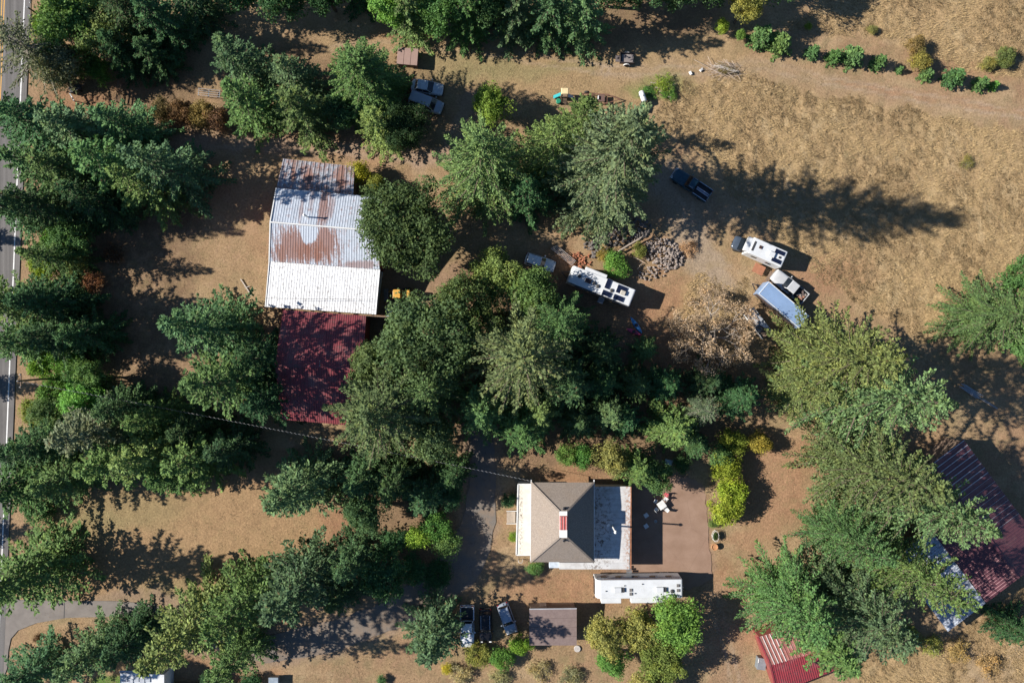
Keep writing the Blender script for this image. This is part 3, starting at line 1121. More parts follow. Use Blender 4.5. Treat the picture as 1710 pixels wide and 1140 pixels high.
# --- red roofed lean shed at the bottom edge
G = dict(e1=W(1266, 1063, 2.9), e2=W(1380, 1030, 2.9), r1=W(1287, 1110, 3.7), r2=W(1402, 1078, 3.7), f1=W(1298, 1157, 2.9), f2=W(1412, 1112, 2.9))
rs = thing("red_ribbed_shed", "shed with a bright red ribbed metal roof under the big firs at the bottom edge", "shed", W(1335, 1095))
LB = rs.location.copy()
mat_r1 = metal_roof("glancing_lit_red_metal", (.33, .13, .11), .2, rustcol=(.45, .36, .32), dirt=.3)  # paler copy of the red, glancing light put into its colour
mat_r2 = metal_roof("bright_red_metal", (.30, .045, .055), 0, dirt=.6)
m = MB()
m.sheet(*[loc(p) for p in (G['e2'], G['e1'], G['r1'], G['r2'])], pitch=.5, rib=.05)
s_ = m.build("roof_slope", mat_r1, rs)
m = MB()
for k in range(1, 5):
    u = k / 18
    m.bar(loc(G['e1'].lerp(G['e2'], u) + Vector((0, 0, .07))), loc(G['r1'].lerp(G['r2'], u) + Vector((0, 0, .07))), .07, .04)
m.build("rib_highlights", TRIM, s_)  # white bars imitate glancing light on the first ribs
m = MB()
m.sheet(*[loc(p) for p in (G['f1'], G['f2'], G['r2'], G['r1'])], pitch=.3, rib=.04)
m.build("roof_slope", mat_r2, rs)
m = MB()
m.bar(loc(G['e1'] + Vector((-.06, 0, .03))), loc(G['r1'] + Vector((-.06, 0, .03))), .22, .12)
m.bar(loc(G['f1'] + Vector((-.06, 0, .03))), loc(G['r1'] + Vector((-.06, 0, .035))), .22, .12)
m.build("verge_trim", mat_r2, rs)
wallbox(rs, [loc(p) for p in (G['e1'], G['e2'], G['f2'], G['f1'])], 0, (2.7,) * 4, REDW, .25)

# --- white roofed cabin at the bottom left edge
cb = thing("white_roofed_cabin", "white panelled roof cut off by the bottom edge beside a green lawn", "cabin", W(238, 1150))
LB = cb.location.copy()
m = MB()
CQ = [W(201, 1122, 3.0), W(274, 1126, 3.0), W(274, 1185, 3.0), W(199, 1185, 3.0)]
m.prism([loc(p)[:2] for p in CQ][::-1], 2.85, 3.0)
m.build("roof", M("cabin_white", (.66, .68, .70), .6, var=.12, dirt=.3), cb)
for i in range(5):
    m = MB()
    q = loc(W(209 + i * 9.5, 1134 + (i % 2) * 3, 3.05))
    m.box((q.x, q.y, 3.06), (.62, .75, .08))
    m.build("roof_panel", M("cabin_panel_grey", (.40, .43, .47), .4), cb)
m = MB()
m.bar(loc(W(200, 1121, 2.95)), loc(W(246, 1121, 2.95)), .35, .1)
m.build("gutter", STEEL, cb)
wallbox(cb, [loc(p) for p in CQ], 0, (2.84,) * 4, WHITEW, .2)

# --- brown box with a roof of three panels in the top meadow
bx = thing("brown_storage_box", "brown storage box with a roof of three panels in the top meadow", "storage box", W(683, 101), img_angle(36, 3))
m = MB()
m.box((0, 0, .62), (2.65, 2.0, 1.24))
m.build("box_body", M("box_brown", (.15, .085, .065), .7, var=.15), bx, bevel=.03)
for i in (-1, 0, 1):
    m = MB()
    m.box((i * .955, .0, 1.31), (.92, 2.3, .10))
    m.build("roof_panel", M("box_panel_mauve", (.30, .20, .17), .75, var=.1), bx, bevel=.03)
for x in (-1, 1):
    MB().box((x, -1.06, .1), (.16, .1, .2)).build("foot", STEEL, bx)

# ------------------------------------------------------------------ foliage
def leaf_material(name, trans=.22, dead=.994):
    t = NT(name)
    oi = t.n("ShaderNodeObjectInfo")
    isl = t.island()
    c = t.mix(1, oi.outputs['Color'], t.rng(isl, 0, 1, .62, 1.38), 'MULTIPLY')
    n = t.noise(.9, 3, t.pos('World'))
    c = t.mix(t.rng(n, .46, .72, 0, .6), c, t.mix(1, c, (1.5, 1.22, .75, 1), 'MULTIPLY'))
    n2 = t.noise(.35, 4, t.pos('World'))
    c = t.mix(t.rng(n2, .5, .7, 0, .5), c, t.mix(1, c, (.72, .80, .92, 1), 'MULTIPLY'))
    c = t.mix(t.m('GREATER_THAN', isl, dead), c, (.15, .11, .055, 1))
    t.set(c, .75, spec=.10)
    tr = t.n("ShaderNodeBsdfTranslucent")
    t.put(tr.inputs[0], t.mix(1, c, (1.15, 1.25, .7, 1), 'MULTIPLY'))
    mx = t.n("ShaderNodeMixShader")
    mx.inputs[0].default_value = trans
    t.t.links.new(t.b.outputs[0], mx.inputs[1])
    t.t.links.new(tr.outputs[0], mx.inputs[2])
    t.t.links.new(mx.outputs[0], t.out.inputs[0])
    return t.mat


NEEDLE, LEAF = leaf_material("conifer_needles", .16), leaf_material("broad_leaves", .28)
BARK = M("bark", (.115, .085, .065), .95, var=.35, scale=5, bump=.5)
PALEBARK = M("pale_lichen_bark", (.30, .26, .22), .95, var=.3, scale=6, bump=.4)
UP = np.array([0, 0, 1.0])


def quads_mesh(name, P, D, S, mat):
    """diamond leaves: base P, along D (length included), half width vector S"""
    n = len(P)
    V = np.stack([P, P + D * .45 + S, P + D, P + D * .45 - S], 1).reshape(-1, 3)
    me = bpy.data.meshes.new(name)
    me.vertices.add(4 * n)
    me.vertices.foreach_set('co', V.ravel())
    me.loops.add(4 * n)
    me.polygons.add(n)
    me.loops.foreach_set('vertex_index', np.arange(4 * n))
    me.polygons.foreach_set('loop_start', np.arange(n) * 4)
    me.update()
    me.validate()
    me.materials.append(mat)
    return me


def norm(v):
    return v / (np.linalg.norm(v, axis=-1, keepdims=True) + 1e-9)


def fir(seed, h, R, whorl=.66, per=6, tw=.19, leaf=.29, base=.05, power=.84, droop=.30, gap=0.0, wid=.23, fr=.22):
    g = np.random.default_rng(seed)
    wood = MB()
    k = 14
    bend = g.normal(0, .012 * h, 2)
    tp = [(bend[0] * math.sin(i / k * 3), bend[1] * math.sin(i / k * 2.3), h * i / k * .985) for i in range(k + 1)]
    wood.path(tp, [.016 * h * (1 - i / k) ** .9 + .02 for i in range(k + 1)], 8)
    Ps, Ds, Ss = [], [], []
    z = h * base
    az = g.uniform(0, 6)
    while z < h * .99:
        t = max(0.0, (z / h - base) / (1 - base))
        nb = max(3, int(per * (1 - .35 * t) + .5))
        sect = .82 + .3 * math.sin(z * 1.7 + seed)
        for b in range(nb):
            az += 2 * PI / nb + g.normal(0, .22)
            if g.random() < gap:
                continue
            L = R * (1 - t) ** power * g.uniform(.55, 1.2) * (.82 + .18 * min(1, t / .14)) * (.9 + .1 * sect) + .12
            e0 = -.18 + 1.0 * t ** 1.6 + g.normal(0, .10)
            dr = droop * (1 - t) * g.uniform(.6, 1.3)
            zz = z + g.uniform(-.2, .2)
            x0, y0 = np.interp(zz, [q[2] for q in tp], [q[0] for q in tp]), np.interp(zz, [q[2] for q in tp], [q[1] for q in tp])

            def bp(s):
                r_ = L * s * math.cos(e0)
                return np.stack([x0 + math.cos(az) * r_, y0 + math.sin(az) * r_, zz + L * s * math.sin(e0) - dr * L * s ** 1.7 + .10 * L * s ** 4], -1)
            if L > .8:
                q = bp(np.array([0, .4, .75, .97]))
                wood.path([tuple(v) for v in q], [.012 * L + .015, .009 * L + .01, .006 * L + .006, .006], 3)
            nt = max(3, int(L / tw))
            s = (np.arange(nt) + g.uniform(.1, .9, nt)) / nt
            s = s[s > .08]
            side = np.where(np.arange(len(s)) % 2, 1, -1)
            s = np.concatenate([s, s])
            side = np.concatenate([side, -side])
            lt = (fr * L * (1 - s) ** .7 * np.minimum(1, .3 + s * 2.6) + .18) * g.uniform(.65, 1.2, len(s))
            p = bp(s)
            ta = az + side * (.86 - .38 * s + g.normal(0, .13, len(s)))
            td = np.stack([np.cos(ta), np.sin(ta), -.14 - .35 * g.random(len(s)) * (1 - t)], -1)
            td[:, 2] -= .25 * (1 - t)
            ns = np.maximum(2, (lt / (.62 * leaf)).astype(int))
            idx = np.repeat(np.arange(len(s)), ns)
            u = np.concatenate([(np.arange(q) + .3) / q for q in ns])
            pp = p[idx] + td[idx] * (u * lt[idx])[:, None] + g.normal(0, .03, (len(idx), 3))
            pp[:, 2] -= .22 * lt[idx] * u * u
            la = ta[idx] + np.where(g.random(len(idx)) < .5, 1, -1) * g.uniform(.0, .55, len(idx)) * (1 - .6 * u)
            ld = np.stack([np.cos(la), np.sin(la), g.normal(-.05, .30, len(idx))], -1)
            # sprays along the branch axis and its tip
            k2 = max(3, int(L / (.5 * leaf)))
            s2 = np.concatenate([np.linspace(.15, 1, k2), [1, 1, 1]])
            la2 = az + g.normal(0, .5, len(s2))
            Ps += [pp, bp(s2)]
            Ds += [ld, np.stack([np.cos(la2), np.sin(la2), g.normal(.05, .3, len(s2))], -1)]
        z += whorl * (.55 + .45 * (1 - t)) * g.uniform(.8, 1.2)
    # leader
    P, D = np.concatenate(Ps), norm(np.concatenate(Ds))
    n = len(P)
    L = g.uniform(.5, 1.4, n) * leaf
    side = norm(np.cross(D, UP))
    upv = np.cross(side, D)
    roll = g.normal(0, .6, n)
    S = (side * np.cos(roll)[:, None] + upv * np.sin(roll)[:, None]) * (L * wid * 1.25)[:, None]
    return quads_mesh("fir_crown", P, D * L[:, None], S, NEEDLE), wood


def leafy(seed, h, R, low=.25, clumps=60, per=170, leaf=.24, lump=.24, limbs=14, fill=.35, flat=1.0, bark=None, hang=0):
    g = np.random.default_rng(seed)
    Rz = h * (1 - low) / 2 * flat
    cz = h - Rz
    d = norm(g.normal(0, 1, (clumps, 3)))
    d[:, 2] = np.where(d[:, 2] < -.3, -d[:, 2] * .7, d[:, 2])
    d = norm(d)
    lobes = norm(g.normal(0, 1, (9, 3)) + np.array([0, 0, .3]))
    rr = g.uniform(.45, .90, clumps) * (.74 + .42 * np.clip(d @ lobes.T, 0, 1).max(1) ** 6)
    c = d * rr[:, None] * np.array([R, R, Rz]) + np.array([0, 0, cz])
    rc = g.uniform(.55, 1.35, clumps) * lump * R
    idx = np.repeat(np.arange(clumps), per)
    n = len(idx)
    q = norm(g.normal(0, 1, (n, 3)) + np.array([0, 0, .35]))
    rad = np.where(g.random(n) < fill, g.uniform(.2, .9, n), g.uniform(.82, 1.08, n))
    P = c[idx] + q * (rc[idx] * rad)[:, None] * np.array([1.1, 1.1, .85])
    P[:, 2] = np.maximum(P[:, 2], .12)
    N = norm(q * .8 + g.normal(0, .55, (n, 3)) + np.array([0, 0, .35]))
    T = norm(np.cross(N, g.normal(0, 1, (n, 3))))
    if hang:
        T[:, 2] -= hang
        T = norm(T)
    B = np.cross(N, T)
    L = g.uniform(.5, 1.45, n) * leaf
    wood = MB()
    th = h * max(.12, low)
    r0 = .035 * R + .02 * h * .5
    wood.path([(0, 0, -.1), (.03 * R, .02 * R, th * .6), (0, .05 * R, th * 1.25), (.02 * R, 0, cz + .3 * Rz)], [r0 * 1.2, r0, r0 * .75, r0 * .2], 8)
    order = np.argsort(-rr)[:limbs]
    for i in order:
        e = c[i]
        z0 = th * g.uniform(.7, 1.5)
        m1 = (e[0] * .45, e[1] * .45, z0 + (e[2] - z0) * .55)
        wood.path([(0, 0, z0), m1, tuple(e)], [r0 * .55, r0 * .33, .015], 5)
        for _ in range(2):
            e2 = e + g.normal(0, .5, 3) * rc[i]
            wood.path([m1, tuple(e2)], [r0 * .2, .012], 3)
    return quads_mesh("leafy_crown", P - T * (L * .5)[:, None], T * L[:, None], B * (L * .34)[:, None], LEAF), wood


def dry_oak(seed, h, R):
    g = np.random.default_rng(seed)
    wood = MB()
    tips = []

    def grow(p, d, L, r, depth):
        q = p + d * L
        md = p + d * L * .5 + g.normal(0, .10 * L, 3)
        wood.path([tuple(p), tuple(md), tuple(q)], [r, r * .8, r * .6], 4 if depth > 1 else 3)
        if depth == 0:
            tips.append(q)
            tips.append(md)
            return
        for _ in range(3 if depth > 1 else 4):
            dd = norm(d + g.normal(0, .62, 3) + np.array([0, 0, -.02]))
            if q[2] > h * .8:
                dd[2] -= .4
                dd = norm(dd)
            grow(q, dd, L * g.uniform(.6, .82), r * .58, depth - 1)
    wood.path([(0, 0, -.1), (.1, 0, 1.0), (0, .1, 2.0)], [.32, .26, .24], 8)
    for k in range(7):
        a = k * 2 * PI / 7 + g.normal(0, .2)
        grow(np.array([0, .1, 1.7 + .1 * k]), norm(np.array([math.cos(a), math.sin(a), .75])), R * .37, .13, 4)
    T = np.array(tips)
    idx = np.repeat(np.arange(len(T)), 8)
    P = T[idx] + g.normal(0, .22, (len(idx), 3))
    D = norm(g.normal(0, 1, P.shape))
    N = norm(g.normal(0, 1, P.shape) + UP * .5)
    B = norm(np.cross(N, D))
    L = g.uniform(.14, .27, len(P))
    return quads_mesh("dry_crown", P, D * L[:, None], B * (L * .35)[:, None], LEAF), wood


LIB = {}


def lib(kind, variants, fn, h, R, bark=BARK):
    LIB[kind] = []
    for i in range(variants):
        cm, wd = fn(i)
        wo = wd.build("trunk", bark, smooth=False)
        wm = wo.data
        bpy.data.objects.remove(wo)
        LIB[kind].append((cm, wm, h, R))


lib('fir', 4, lambda i: fir(11 + i, 16, 4.2, droop=.26 + .05 * i, gap=.06 * (i % 2)), 16, 4.2)
lib('bigfir', 3, lambda i: fir(31 + i, 22, 8.4, whorl=.70, per=7, tw=.24, leaf=.30, droop=.34, gap=.04 + .05 * i, power=.76, base=.05, fr=.23), 22, 8.4)
lib('openfir', 2, lambda i: fir(51 + i, 30, 8.0, whorl=.62, per=8, tw=.24, leaf=.32, droop=.46, gap=.03, power=.54, fr=.25), 30, 8.0)
lib('pine', 1, lambda i: fir(61 + i, 13, 4.8, whorl=.55, per=6, tw=.30, leaf=.30, gap=.10, power=.5, droop=.1, base=.2, wid=.17), 13, 4.8, PALEBARK)
lib('young', 3, lambda i: fir(71 + i, 2.6, 1.3, whorl=.20, per=7, tw=.16, leaf=.24, power=.7, droop=.10, base=.03, wid=.24), 2.6, 1.3)
lib('maple', 2, lambda i: leafy(81 + i, 12, 6.0, .22, 120, 170, .27, .19, 16), 12, 6.0)
lib('leafy', 3, lambda i: leafy(91 + i, 9, 3.6, .2, 70, 150, .25, .25, 14), 9, 3.6)
lib('shrub', 4, lambda i: leafy(101 + i, 3.2, 2.2, .06, 46, 120, .19, .30, 12), 3.2, 2.2)
lib('brush', 2, lambda i: leafy(121 + i, 1.6, 1.8, .05, 34, 60, .15, .34, 26, fill=.6), 1.6, 1.8, PALEBARK)
lib('dry', 1, lambda i: dry_oak(131, 9, 6.2), 9, 6.2, PALEBARK)

DK, MD, LT, BL, MAP = (.060, .122, .050), (.112, .196, .066), (.172, .245, .080), (.098, .182, .082), (.092, .158, .054)
LIME, YEL, OLI, GRY, BRI, TAN, RUS = (.15, .235, .035), (.31, .28, .035), (.14, .155, .05), (.095, .115, .066), (.09, .18, .04), (.43, .37, .26), (.20, .105, .055)
NAMES = dict(fir='fir_tree', bigfir='fir_tree', openfir='fir_tree', pine='pine_tree', young='young_conifer', maple='maple_tree', leafy='leafy_tree',
             shrub='shrub', brush='low_brush', dry='dry_oak_tree')
CATS = dict(fir='fir tree', bigfir='fir tree', openfir='fir tree', pine='pine tree', young='young conifer', maple='maple tree', leafy='leafy tree', shrub='shrub',
            brush='brush', dry='oak tree')
GROUPS = dict(fir='conifers round the property', bigfir='conifers round the property', openfir='conifers round the property', pine='conifers round the property',
              young='row of young conifers', maple='broadleaf trees', leafy='broadleaf trees', shrub='shrubs and bushes', brush='patches of low brush', dry='broadleaf trees')
TREES = [
    # ---- top left, along the road
    ('pine', 60, 92, 12, 5.2, GRY, 'sparse grey-green pine leaning over the road at top left'),
    ('leafy', 120, 40, 10, 4.6, (.085, .13, .04), 'broad light green tree beside the road in the top left corner'),
    ('leafy', 175, 60, 9, 3.6, LT, 'grey-green leafy tree right of the light green corner tree'),
    ('fir', 225, 28, 12, 3.8, DK, 'dark fir at the top edge, right of the grey-green leafy tree'),
    ('fir', 275, 40, 12, 3.8, DK, 'dark fir at the top edge, leftmost above the shaded clearing'),
    ('fir', 215, 90, 9, 3.0, DK, 'small dark fir just above the wooden gate'),
    ('fir', 262, 95, 8, 2.8, DK, 'small dark fir whose shadow crosses the ground right of the wooden gate'),
    ('fir', 318, 0, 12, 3.6, DK, 'dark fir cut by the top edge above the shaded clearing'),
    ('shrub', 168, 118, 3.5, 2.0, BRI, 'bright green bush left of the wooden gate'),
    ('leafy', 100, 105, 8, 3.4, GRY, 'grey-green thicket tree right of the leaning pine'),
    ('shrub', 140, 105, 4, 2.6, MD, 'green bush between the grey-green thicket and the small dark firs'),
    ('leafy', 150, 20, 9, 3.4, LT, 'light green tree at the top edge right of the corner tree'),
    ('shrub', 110, 125, 3, 2.0, GRY, 'grey-green bush on the road verge below the leaning pine'),
    ('shrub', 75, 50, 4, 2.2, LIME, 'lime green bush on the road verge at top left'),
    ('leafy', 400, -18, 8, 3.4, DK, 'dark leafy tree on the top edge, left one of three above the shaded track'),
    ('leafy', 470, -10, 9, 3.6, DK, 'dark leafy tree on the top edge, middle one of three above the shaded track'),
    ('leafy', 545, -12, 9, 3.6, DK, 'dark leafy tree on the top edge, right one of three above the shaded track'),
    ('fir', 600, -30, 10, 3.4, DK, 'dark fir barely showing on the top edge left of the light green grove'),
    # ---- grove along the top edge
    ('leafy', 655, 12, 10, 3.2, BRI, 'light green tree at the left end of the top edge grove'),
    ('fir', 690, 28, 11, 3.6, MD, 'fir with drooping boughs above the brown storage box'),
    ('leafy', 735, 22, 10, 3.3, MD, 'green tree with ragged edge right of the drooping fir above the storage box'),
    ('fir', 780, 26, 12, 3.8, MD, 'fir in the top edge grove, straight above the round bright shrub'),
    ('leafy', 822, 10, 10, 3.4, DK, 'dark leafy tree in the middle of the top edge grove'),
    ('fir', 862, 22, 12, 3.8, BL, 'blue-green fir in the top edge grove, left of three'),
    ('fir', 915, 28, 12, 3.9, BL, 'blue-green fir in the top edge grove, middle of three'),
    ('fir', 972, 24, 12, 4.0, BL, 'blue-green fir in the top edge grove, right of three'),
    ('leafy', 1022, -20, 9, 3.6, DK, 'shaded dark tree above the small dark trailer'),
    ('leafy', 1080, -22, 9, 3.6, DK, 'shaded dark tree on the top edge right of the one above the trailer'),
    ('leafy', 1135, -16, 9, 3.6, DK, 'shaded dark tree on the top edge before the yellow-green tree'),
    ('leafy', 1190, -28, 9, 3.2, DK, 'shaded dark tree touching the yellow-green tree at the top edge'),
    ('leafy', 1244, 12, 8, 2.5, (.13, .15, .04), 'yellow-green tree at the top edge where the conifer row begins'),
    ('leafy', 1310, -40, 9, 3.6, DK, 'dark tree on the top edge shading the start of the conifer row'),
    ('shrub', 1206, 44, 2.4, 1.1, LIME, 'small lime bush left of the conifer row below the yellow-green tree'),
    ('shrub', 1236, 60, 1.6, .8, BRI, 'tiny green bush at the very start of the conifer row'),
    # ---- row of young conifers
    ('young', 1272, 62, 3.3, 1.75, MD, 'first and bushiest young conifer of the row from the left'),
    ('young', 1303, 74, 3.2, 1.8, MD, 'second young conifer of the row from the left, touching the first'),
    ('young', 1357, 88, 2.3, 1.05, MD, 'third young conifer of the row from the left'),
    ('young', 1392, 95, 2.4, 1.1, MD, 'fourth young conifer of the row from the left'),
    ('young', 1425, 95, 3.0, 1.6, MD, 'fifth young conifer of the row, large, touching the fourth'),
    ('young', 1467, 105, 2.4, 1.15, MD, 'sixth young conifer of the row from the left'),
    ('young', 1502, 117, 1.2, .6, MD, 'tiny seventh young conifer of the row left of the olive bush'),
    ('young', 1547, 125, 1.8, 1.0, MD, 'low young conifer of the row just below the olive bush'),
    ('young', 1592, 130, 3.0, 1.5, MD, 'round young conifer of the row, third from the right end'),
    ('young', 1637, 140, 2.2, 1.1, MD, 'second young conifer from the right end of the row'),
    ('young', 1659, 143, 1.5, .7, BRI, 'last small young conifer at the right end of the row'),
    ('shrub', 1528, 76, 2.2, 1.5, (.13, .11, .045), 'brownish olive bush above the row of young conifers'),
    ('shrub', 1537, 100, 2.4, 1.6, (.17, .15, .04), 'yellow-olive bush standing in the row of young conifers'),
    ('shrub', 1650, 107, 1.3, 1.2, OLI, 'low olive bush near the right edge above the row end, left one'),
    ('shrub', 1676, 97, 1.6, 1.6, OLI, 'low olive bush near the right edge above the row end, right one'),
    ('shrub', 1457, 50, .9, .8, OLI, 'small olive tuft in the top right field'),
    ('shrub', 1350, 45, .8, .6, LIME, 'small lime tuft in the shade edge above the conifer row'),
    ('brush', 1615, 270, .7, 1.1, OLI, 'grey-green weed patch alone in the golden field'),
    # ---- left block between road and barn
    ('fir', 30, 200, 13, 3.5, DK, 'dark fir over the road edge, upper of the left block'),
    ('fir', 75, 215, 14, 4.2, BL, 'fir in the left block just below the gate, nearest the road'),
    ('fir', 140, 225, 14, 4.2, BL, 'fir in the left block below the wooden gate, second from the road'),
    ('fir', 215, 215, 13, 4.0, BL, 'fir in the left block with its tip near the reddish hedge'),
    ('fir', 85, 288, 14, 4.0, MD, 'green fir beside the white road line, below the gate firs'),
    ('fir', 130, 290, 14, 4.2, MD, 'green fir in the middle of the left block'),
    ('fir', 205, 285, 16, 4.4, MD, 'pale tipped fir in the middle of the left block, right of the green fir'),
    ('fir', 285, 285, 18, 4.2, BL, 'fir at the right side of the left block nearest the barn corner'),
    ('fir', 25, 352, 16, 3.4, BL, 'fir with long fronds hanging over the road line, middle left edge'),
    ('fir', 85, 350, 13, 4.0, DK, 'dark fir right of the one with long fronds over the road'),
    ('shrub', 95, 405, 4.5, 2.6, BRI, 'bright green bush below the fronds over the road'),
    ('shrub', 72, 445, 3.5, 2.2, LIME, 'yellow-green bush on the verge at the left edge'),
    ('shrub', 125, 440, 3, 2.2, OLI, 'olive bush right of the yellow-green verge bush'),
    ('shrub', 155, 470, 2.6, 1.8, RUS, 'rusty brown bush in the dappled clearing at left'),
    ('brush', 190, 425, 1.3, 1.8, RUS, 'rusty brown brush patch in the dappled clearing at left'),
    ('fir', 25, 505, 15, 4.6, MD, 'fir at the left edge beneath the yellow-green verge bush'),
    ('fir', 85, 510, 13, 4.2, DK, 'dark fir right of the left edge fir, by the dappled clearing'),
    ('fir', 45, 572, 13, 3.6, MD, 'fir at the left edge just above the utility pole'),
    ('fir', 105, 560, 12, 3.6, DK, 'dark fir above the utility pole, second from the road'),
    ('shrub', 68, 605, 4, 2.3, LIME, 'light green bush beside the utility pole, upper'),
    ('shrub', 100, 650, 4.5, 2.8, BRI, 'bright green bush beside the utility pole, lower'),
    ('leafy', 150, 630, 7, 2.8, MD, 'green leafy tree right of the utility pole bushes'),
    ('shrub', 60, 690, 3.6, 2.3, (.16, .165, .035), 'yellow tinged bush beside the lower white road line'),
    ('shrub', 105, 620, 1.6, .9, RUS, 'small rusty bush between the utility pole bushes'),
    ('fir', 58, 745, 12, 3.4, DK, 'dark fir beside the road in the lower left block'),
    ('fir', 45, 805, 14, 4.4, MD, 'fir reaching over the road in the lower left block'),
    ('fir', 115, 795, 12, 3.8, MD, 'fir at the lower left corner of the lower left block, beside the lawn'),
    ('fir', 165, 715, 15, 4.4, GRY, 'grey-green fir with feathery crown in the lower left block'),
    ('fir', 200, 765, 14, 4.4, LT, 'pale fir along the top of the lower left lawn, left one'),
    ('fir', 265, 755, 14, 4.3, LT, 'pale fir along the top of the lower left lawn, middle one'),
    ('fir', 335, 765, 14, 4.3, MD, 'fir at the right end of the row along the top of the lawn'),
    ('fir', 265, 700, 12, 3.4, MD, 'small bright tipped fir in the shade of the lower left block'),
    ('fir', 215, 680, 12, 3.4, DK, 'dark shaded fir in the middle of the lower left block'),
    ('fir', 330, 720, 11, 3.2, DK, 'dark shaded fir between the red roof and the lawn row'),
    ('leafy', 90, 690, 6, 3.0, MD, 'green leafy tree below the utility pole bushes, nearest the road'),
    ('leafy', 140, 665, 7, 3.2, BRI, 'light green tree between the utility pole and the grey-green feathery fir'),
    ('shrub', 175, 655, 4, 2.6, MD, 'green bush right of the light green tree near the utility pole'),
    ('shrub', 115, 600, 4, 2.6, BRI, 'bright green bush just above the utility pole shaft'),
    ('leafy', 120, 400, 7, 3.0, MD, 'green tree right of the bright bush under the road fronds'),
    ('fir', 250, 315, 14, 4.0, MD, 'green fir at the lower right of the left block above the dappled clearing'),
    ('fir', 160, 335, 12, 3.6, DK, 'dark fir at the bottom of the left block, middle'),
    ('shrub', 60, 850, 2.6, 2.2, DK, 'dark bush beside the road left of the lower lawn'),
    ('shrub', 150, 370, 3.5, 2.6, DK, 'dark shaded bush at the right foot of the left block, above the rusty brush'),
    ('shrub', 210, 360, 3, 2.6, DK, 'dark shaded bush right of the fir with long fronds, in the clearing shadow'),
    ('shrub', 130, 510, 3, 2.6, DK, 'dark shaded bush below the rusty brown bush at left'),
    ('fir', 150, 560, 11, 3.4, DK, 'dark fir between the dappled clearing and the utility pole trees'),
    ('shrub', 170, 680, 3, 2.6, DK, 'dark shaded bush above the grey-green feathery fir'),
    ('fir', 95, 425, 11, 3.0, MD, 'green fir behind the yellow-green verge bush'),
    ('fir', 90, 735, 13, 3.8, DK, 'dark fir second from the road in the lower left block'),
    ('fir', 290, 790, 11, 3.2, MD, 'short fir filling the front of the row along the lawn'),
    ('fir', 390, 745, 12, 3.4, DK, 'dark fir beside the shadow strip above the lawn corner'),
    # ---- between left block and red roof
    ('fir', 363, 542, 19, 4.7, BL, 'blue-green fir with long plumes left of the white lean-to roof'),
    ('fir', 383, 632, 19, 5.0, MD, 'broad green fir left of the dark red roof'),
    ('fir', 435, 600, 13, 3.8, DK, 'dark shaded fir against the left end of the dark red roof'),
    ('fir', 448, 672, 12, 3.4, DK, 'dark shaded fir below the broad green fir by the red roof'),
    # ---- trees right of the track, above the barn
    ('shrub', 268, 185, 2.6, 1.9, (.13, .10, .04), 'reddish green hedge bush, left end of the hedge'),
    ('shrub', 302, 188, 2.8, 2.0, RUS, 'rusty red hedge bush, second in the hedge'),
    ('shrub', 335, 192, 2.8, 2.1, (.15, .12, .04), 'yellow-brown hedge bush, third in the hedge'),
    ('shrub', 362, 200, 2.8, 2.0, RUS, 'rusty red hedge bush at the right end of the hedge'),
    ('fir', 415, 112, 13, 3.9, BL, 'blue-green fir right of the hedge, upper'),
    ('fir', 420, 178, 13, 4.0, MD, 'green fir right of the hedge, lower'),
    ('fir', 495, 135, 12, 3.9, BL, 'blue-green fir above the barn, upper middle'),
    ('fir', 505, 192, 12, 4.2, MD, 'dense green fir above the barn lean-to'),
    ('openfir', 612, 140, 14, 5.2, MD, 'fir with a bare pale trunk left of the two parked cars in the meadow'),
    ('maple', 676, 212, 8, 3.8, (.028, .052, .022), 'dark round tree overlapping the grey van'),
    ('fir', 640, 215, 11, 3.2, LT, 'pale yellow-green small fir below the bare trunk fir'),
    ('leafy', 575, 185, 7, 2.8, DK, 'dark shaded leafy tree between the dense green fir and the bare trunk fir'),
    ('shrub', 603, 290, 3.6, 1.7, YEL, 'yellow-green bush at the upper right corner of the barn'),
    ('shrub', 628, 308, 3.4, 1.5, (.20, .20, .04), 'yellowish bush between the barn and the round maple'),
    ('leafy', 820, 176, 6, 3.2, (.095, .165, .028), 'round bright lime tree below the top meadow'),
    # ---- centre top conifers
    ('bigfir', 808, 283, 20, 6.8, LT, 'broad pale green fir right of the round maple'),
    ('bigfir', 915, 255, 19, 4.8, LT, 'narrow pale green fir in the middle of the three centre firs'),
    ('fir', 968, 205, 13, 3.6, MD, 'small fir tip beside the rusty trailer frame'),
    ('openfir', 1018, 290, 30, 6.8, (.065, .10, .052), 'tallest grey-green fir with long bare-limbed boughs above the stone pile'),
    ('fir', 880, 330, 12, 3.6, DK, 'dark shaded fir between the pale centre firs'),
    ('fir', 950, 300, 12, 3.4, DK, 'dark shaded fir behind the tallest grey-green fir'),
    # ---- maples and the big central mass
    ('maple', 677, 383, 11.5, 7.3, (.046, .078, .028), 'round dense dark green maple beside the barn'),
    ('maple', 722, 568, 13, 7.6, (.058, .085, .034), 'large grey-green maple above the red roof corner'),
    ('leafy', 826, 462, 8, 4.0, (.09, .14, .04), 'bright yellow-green tree top of the central mass'),
    ('bigfir', 872, 590, 23, 8.6, (.072, .108, .042), 'huge pale green fir at the very centre'),
    ('bigfir', 640, 684, 19, 8.0, (.060, .098, .044), 'broad feathery fir left of the drive, below the red roof'),
    ('leafy', 725, 735, 8, 3.2, (.07, .11, .05), 'pale leafy tree at the lower edge of the broad feathery fir'),
    ('bigfir', 930, 545, 17, 5.0, MD, 'fir on the right shoulder of the huge central fir'),
    ('fir', 800, 690, 13, 4.2, MD, 'fir below the huge central fir, at the top of the drive'),
    ('fir', 870, 710, 12, 4.0, MD, 'green fir below the huge central fir, above the house'),
    ('fir', 945, 640, 14, 4.2, DK, 'dark fir on the shaded lower right of the huge central fir'),
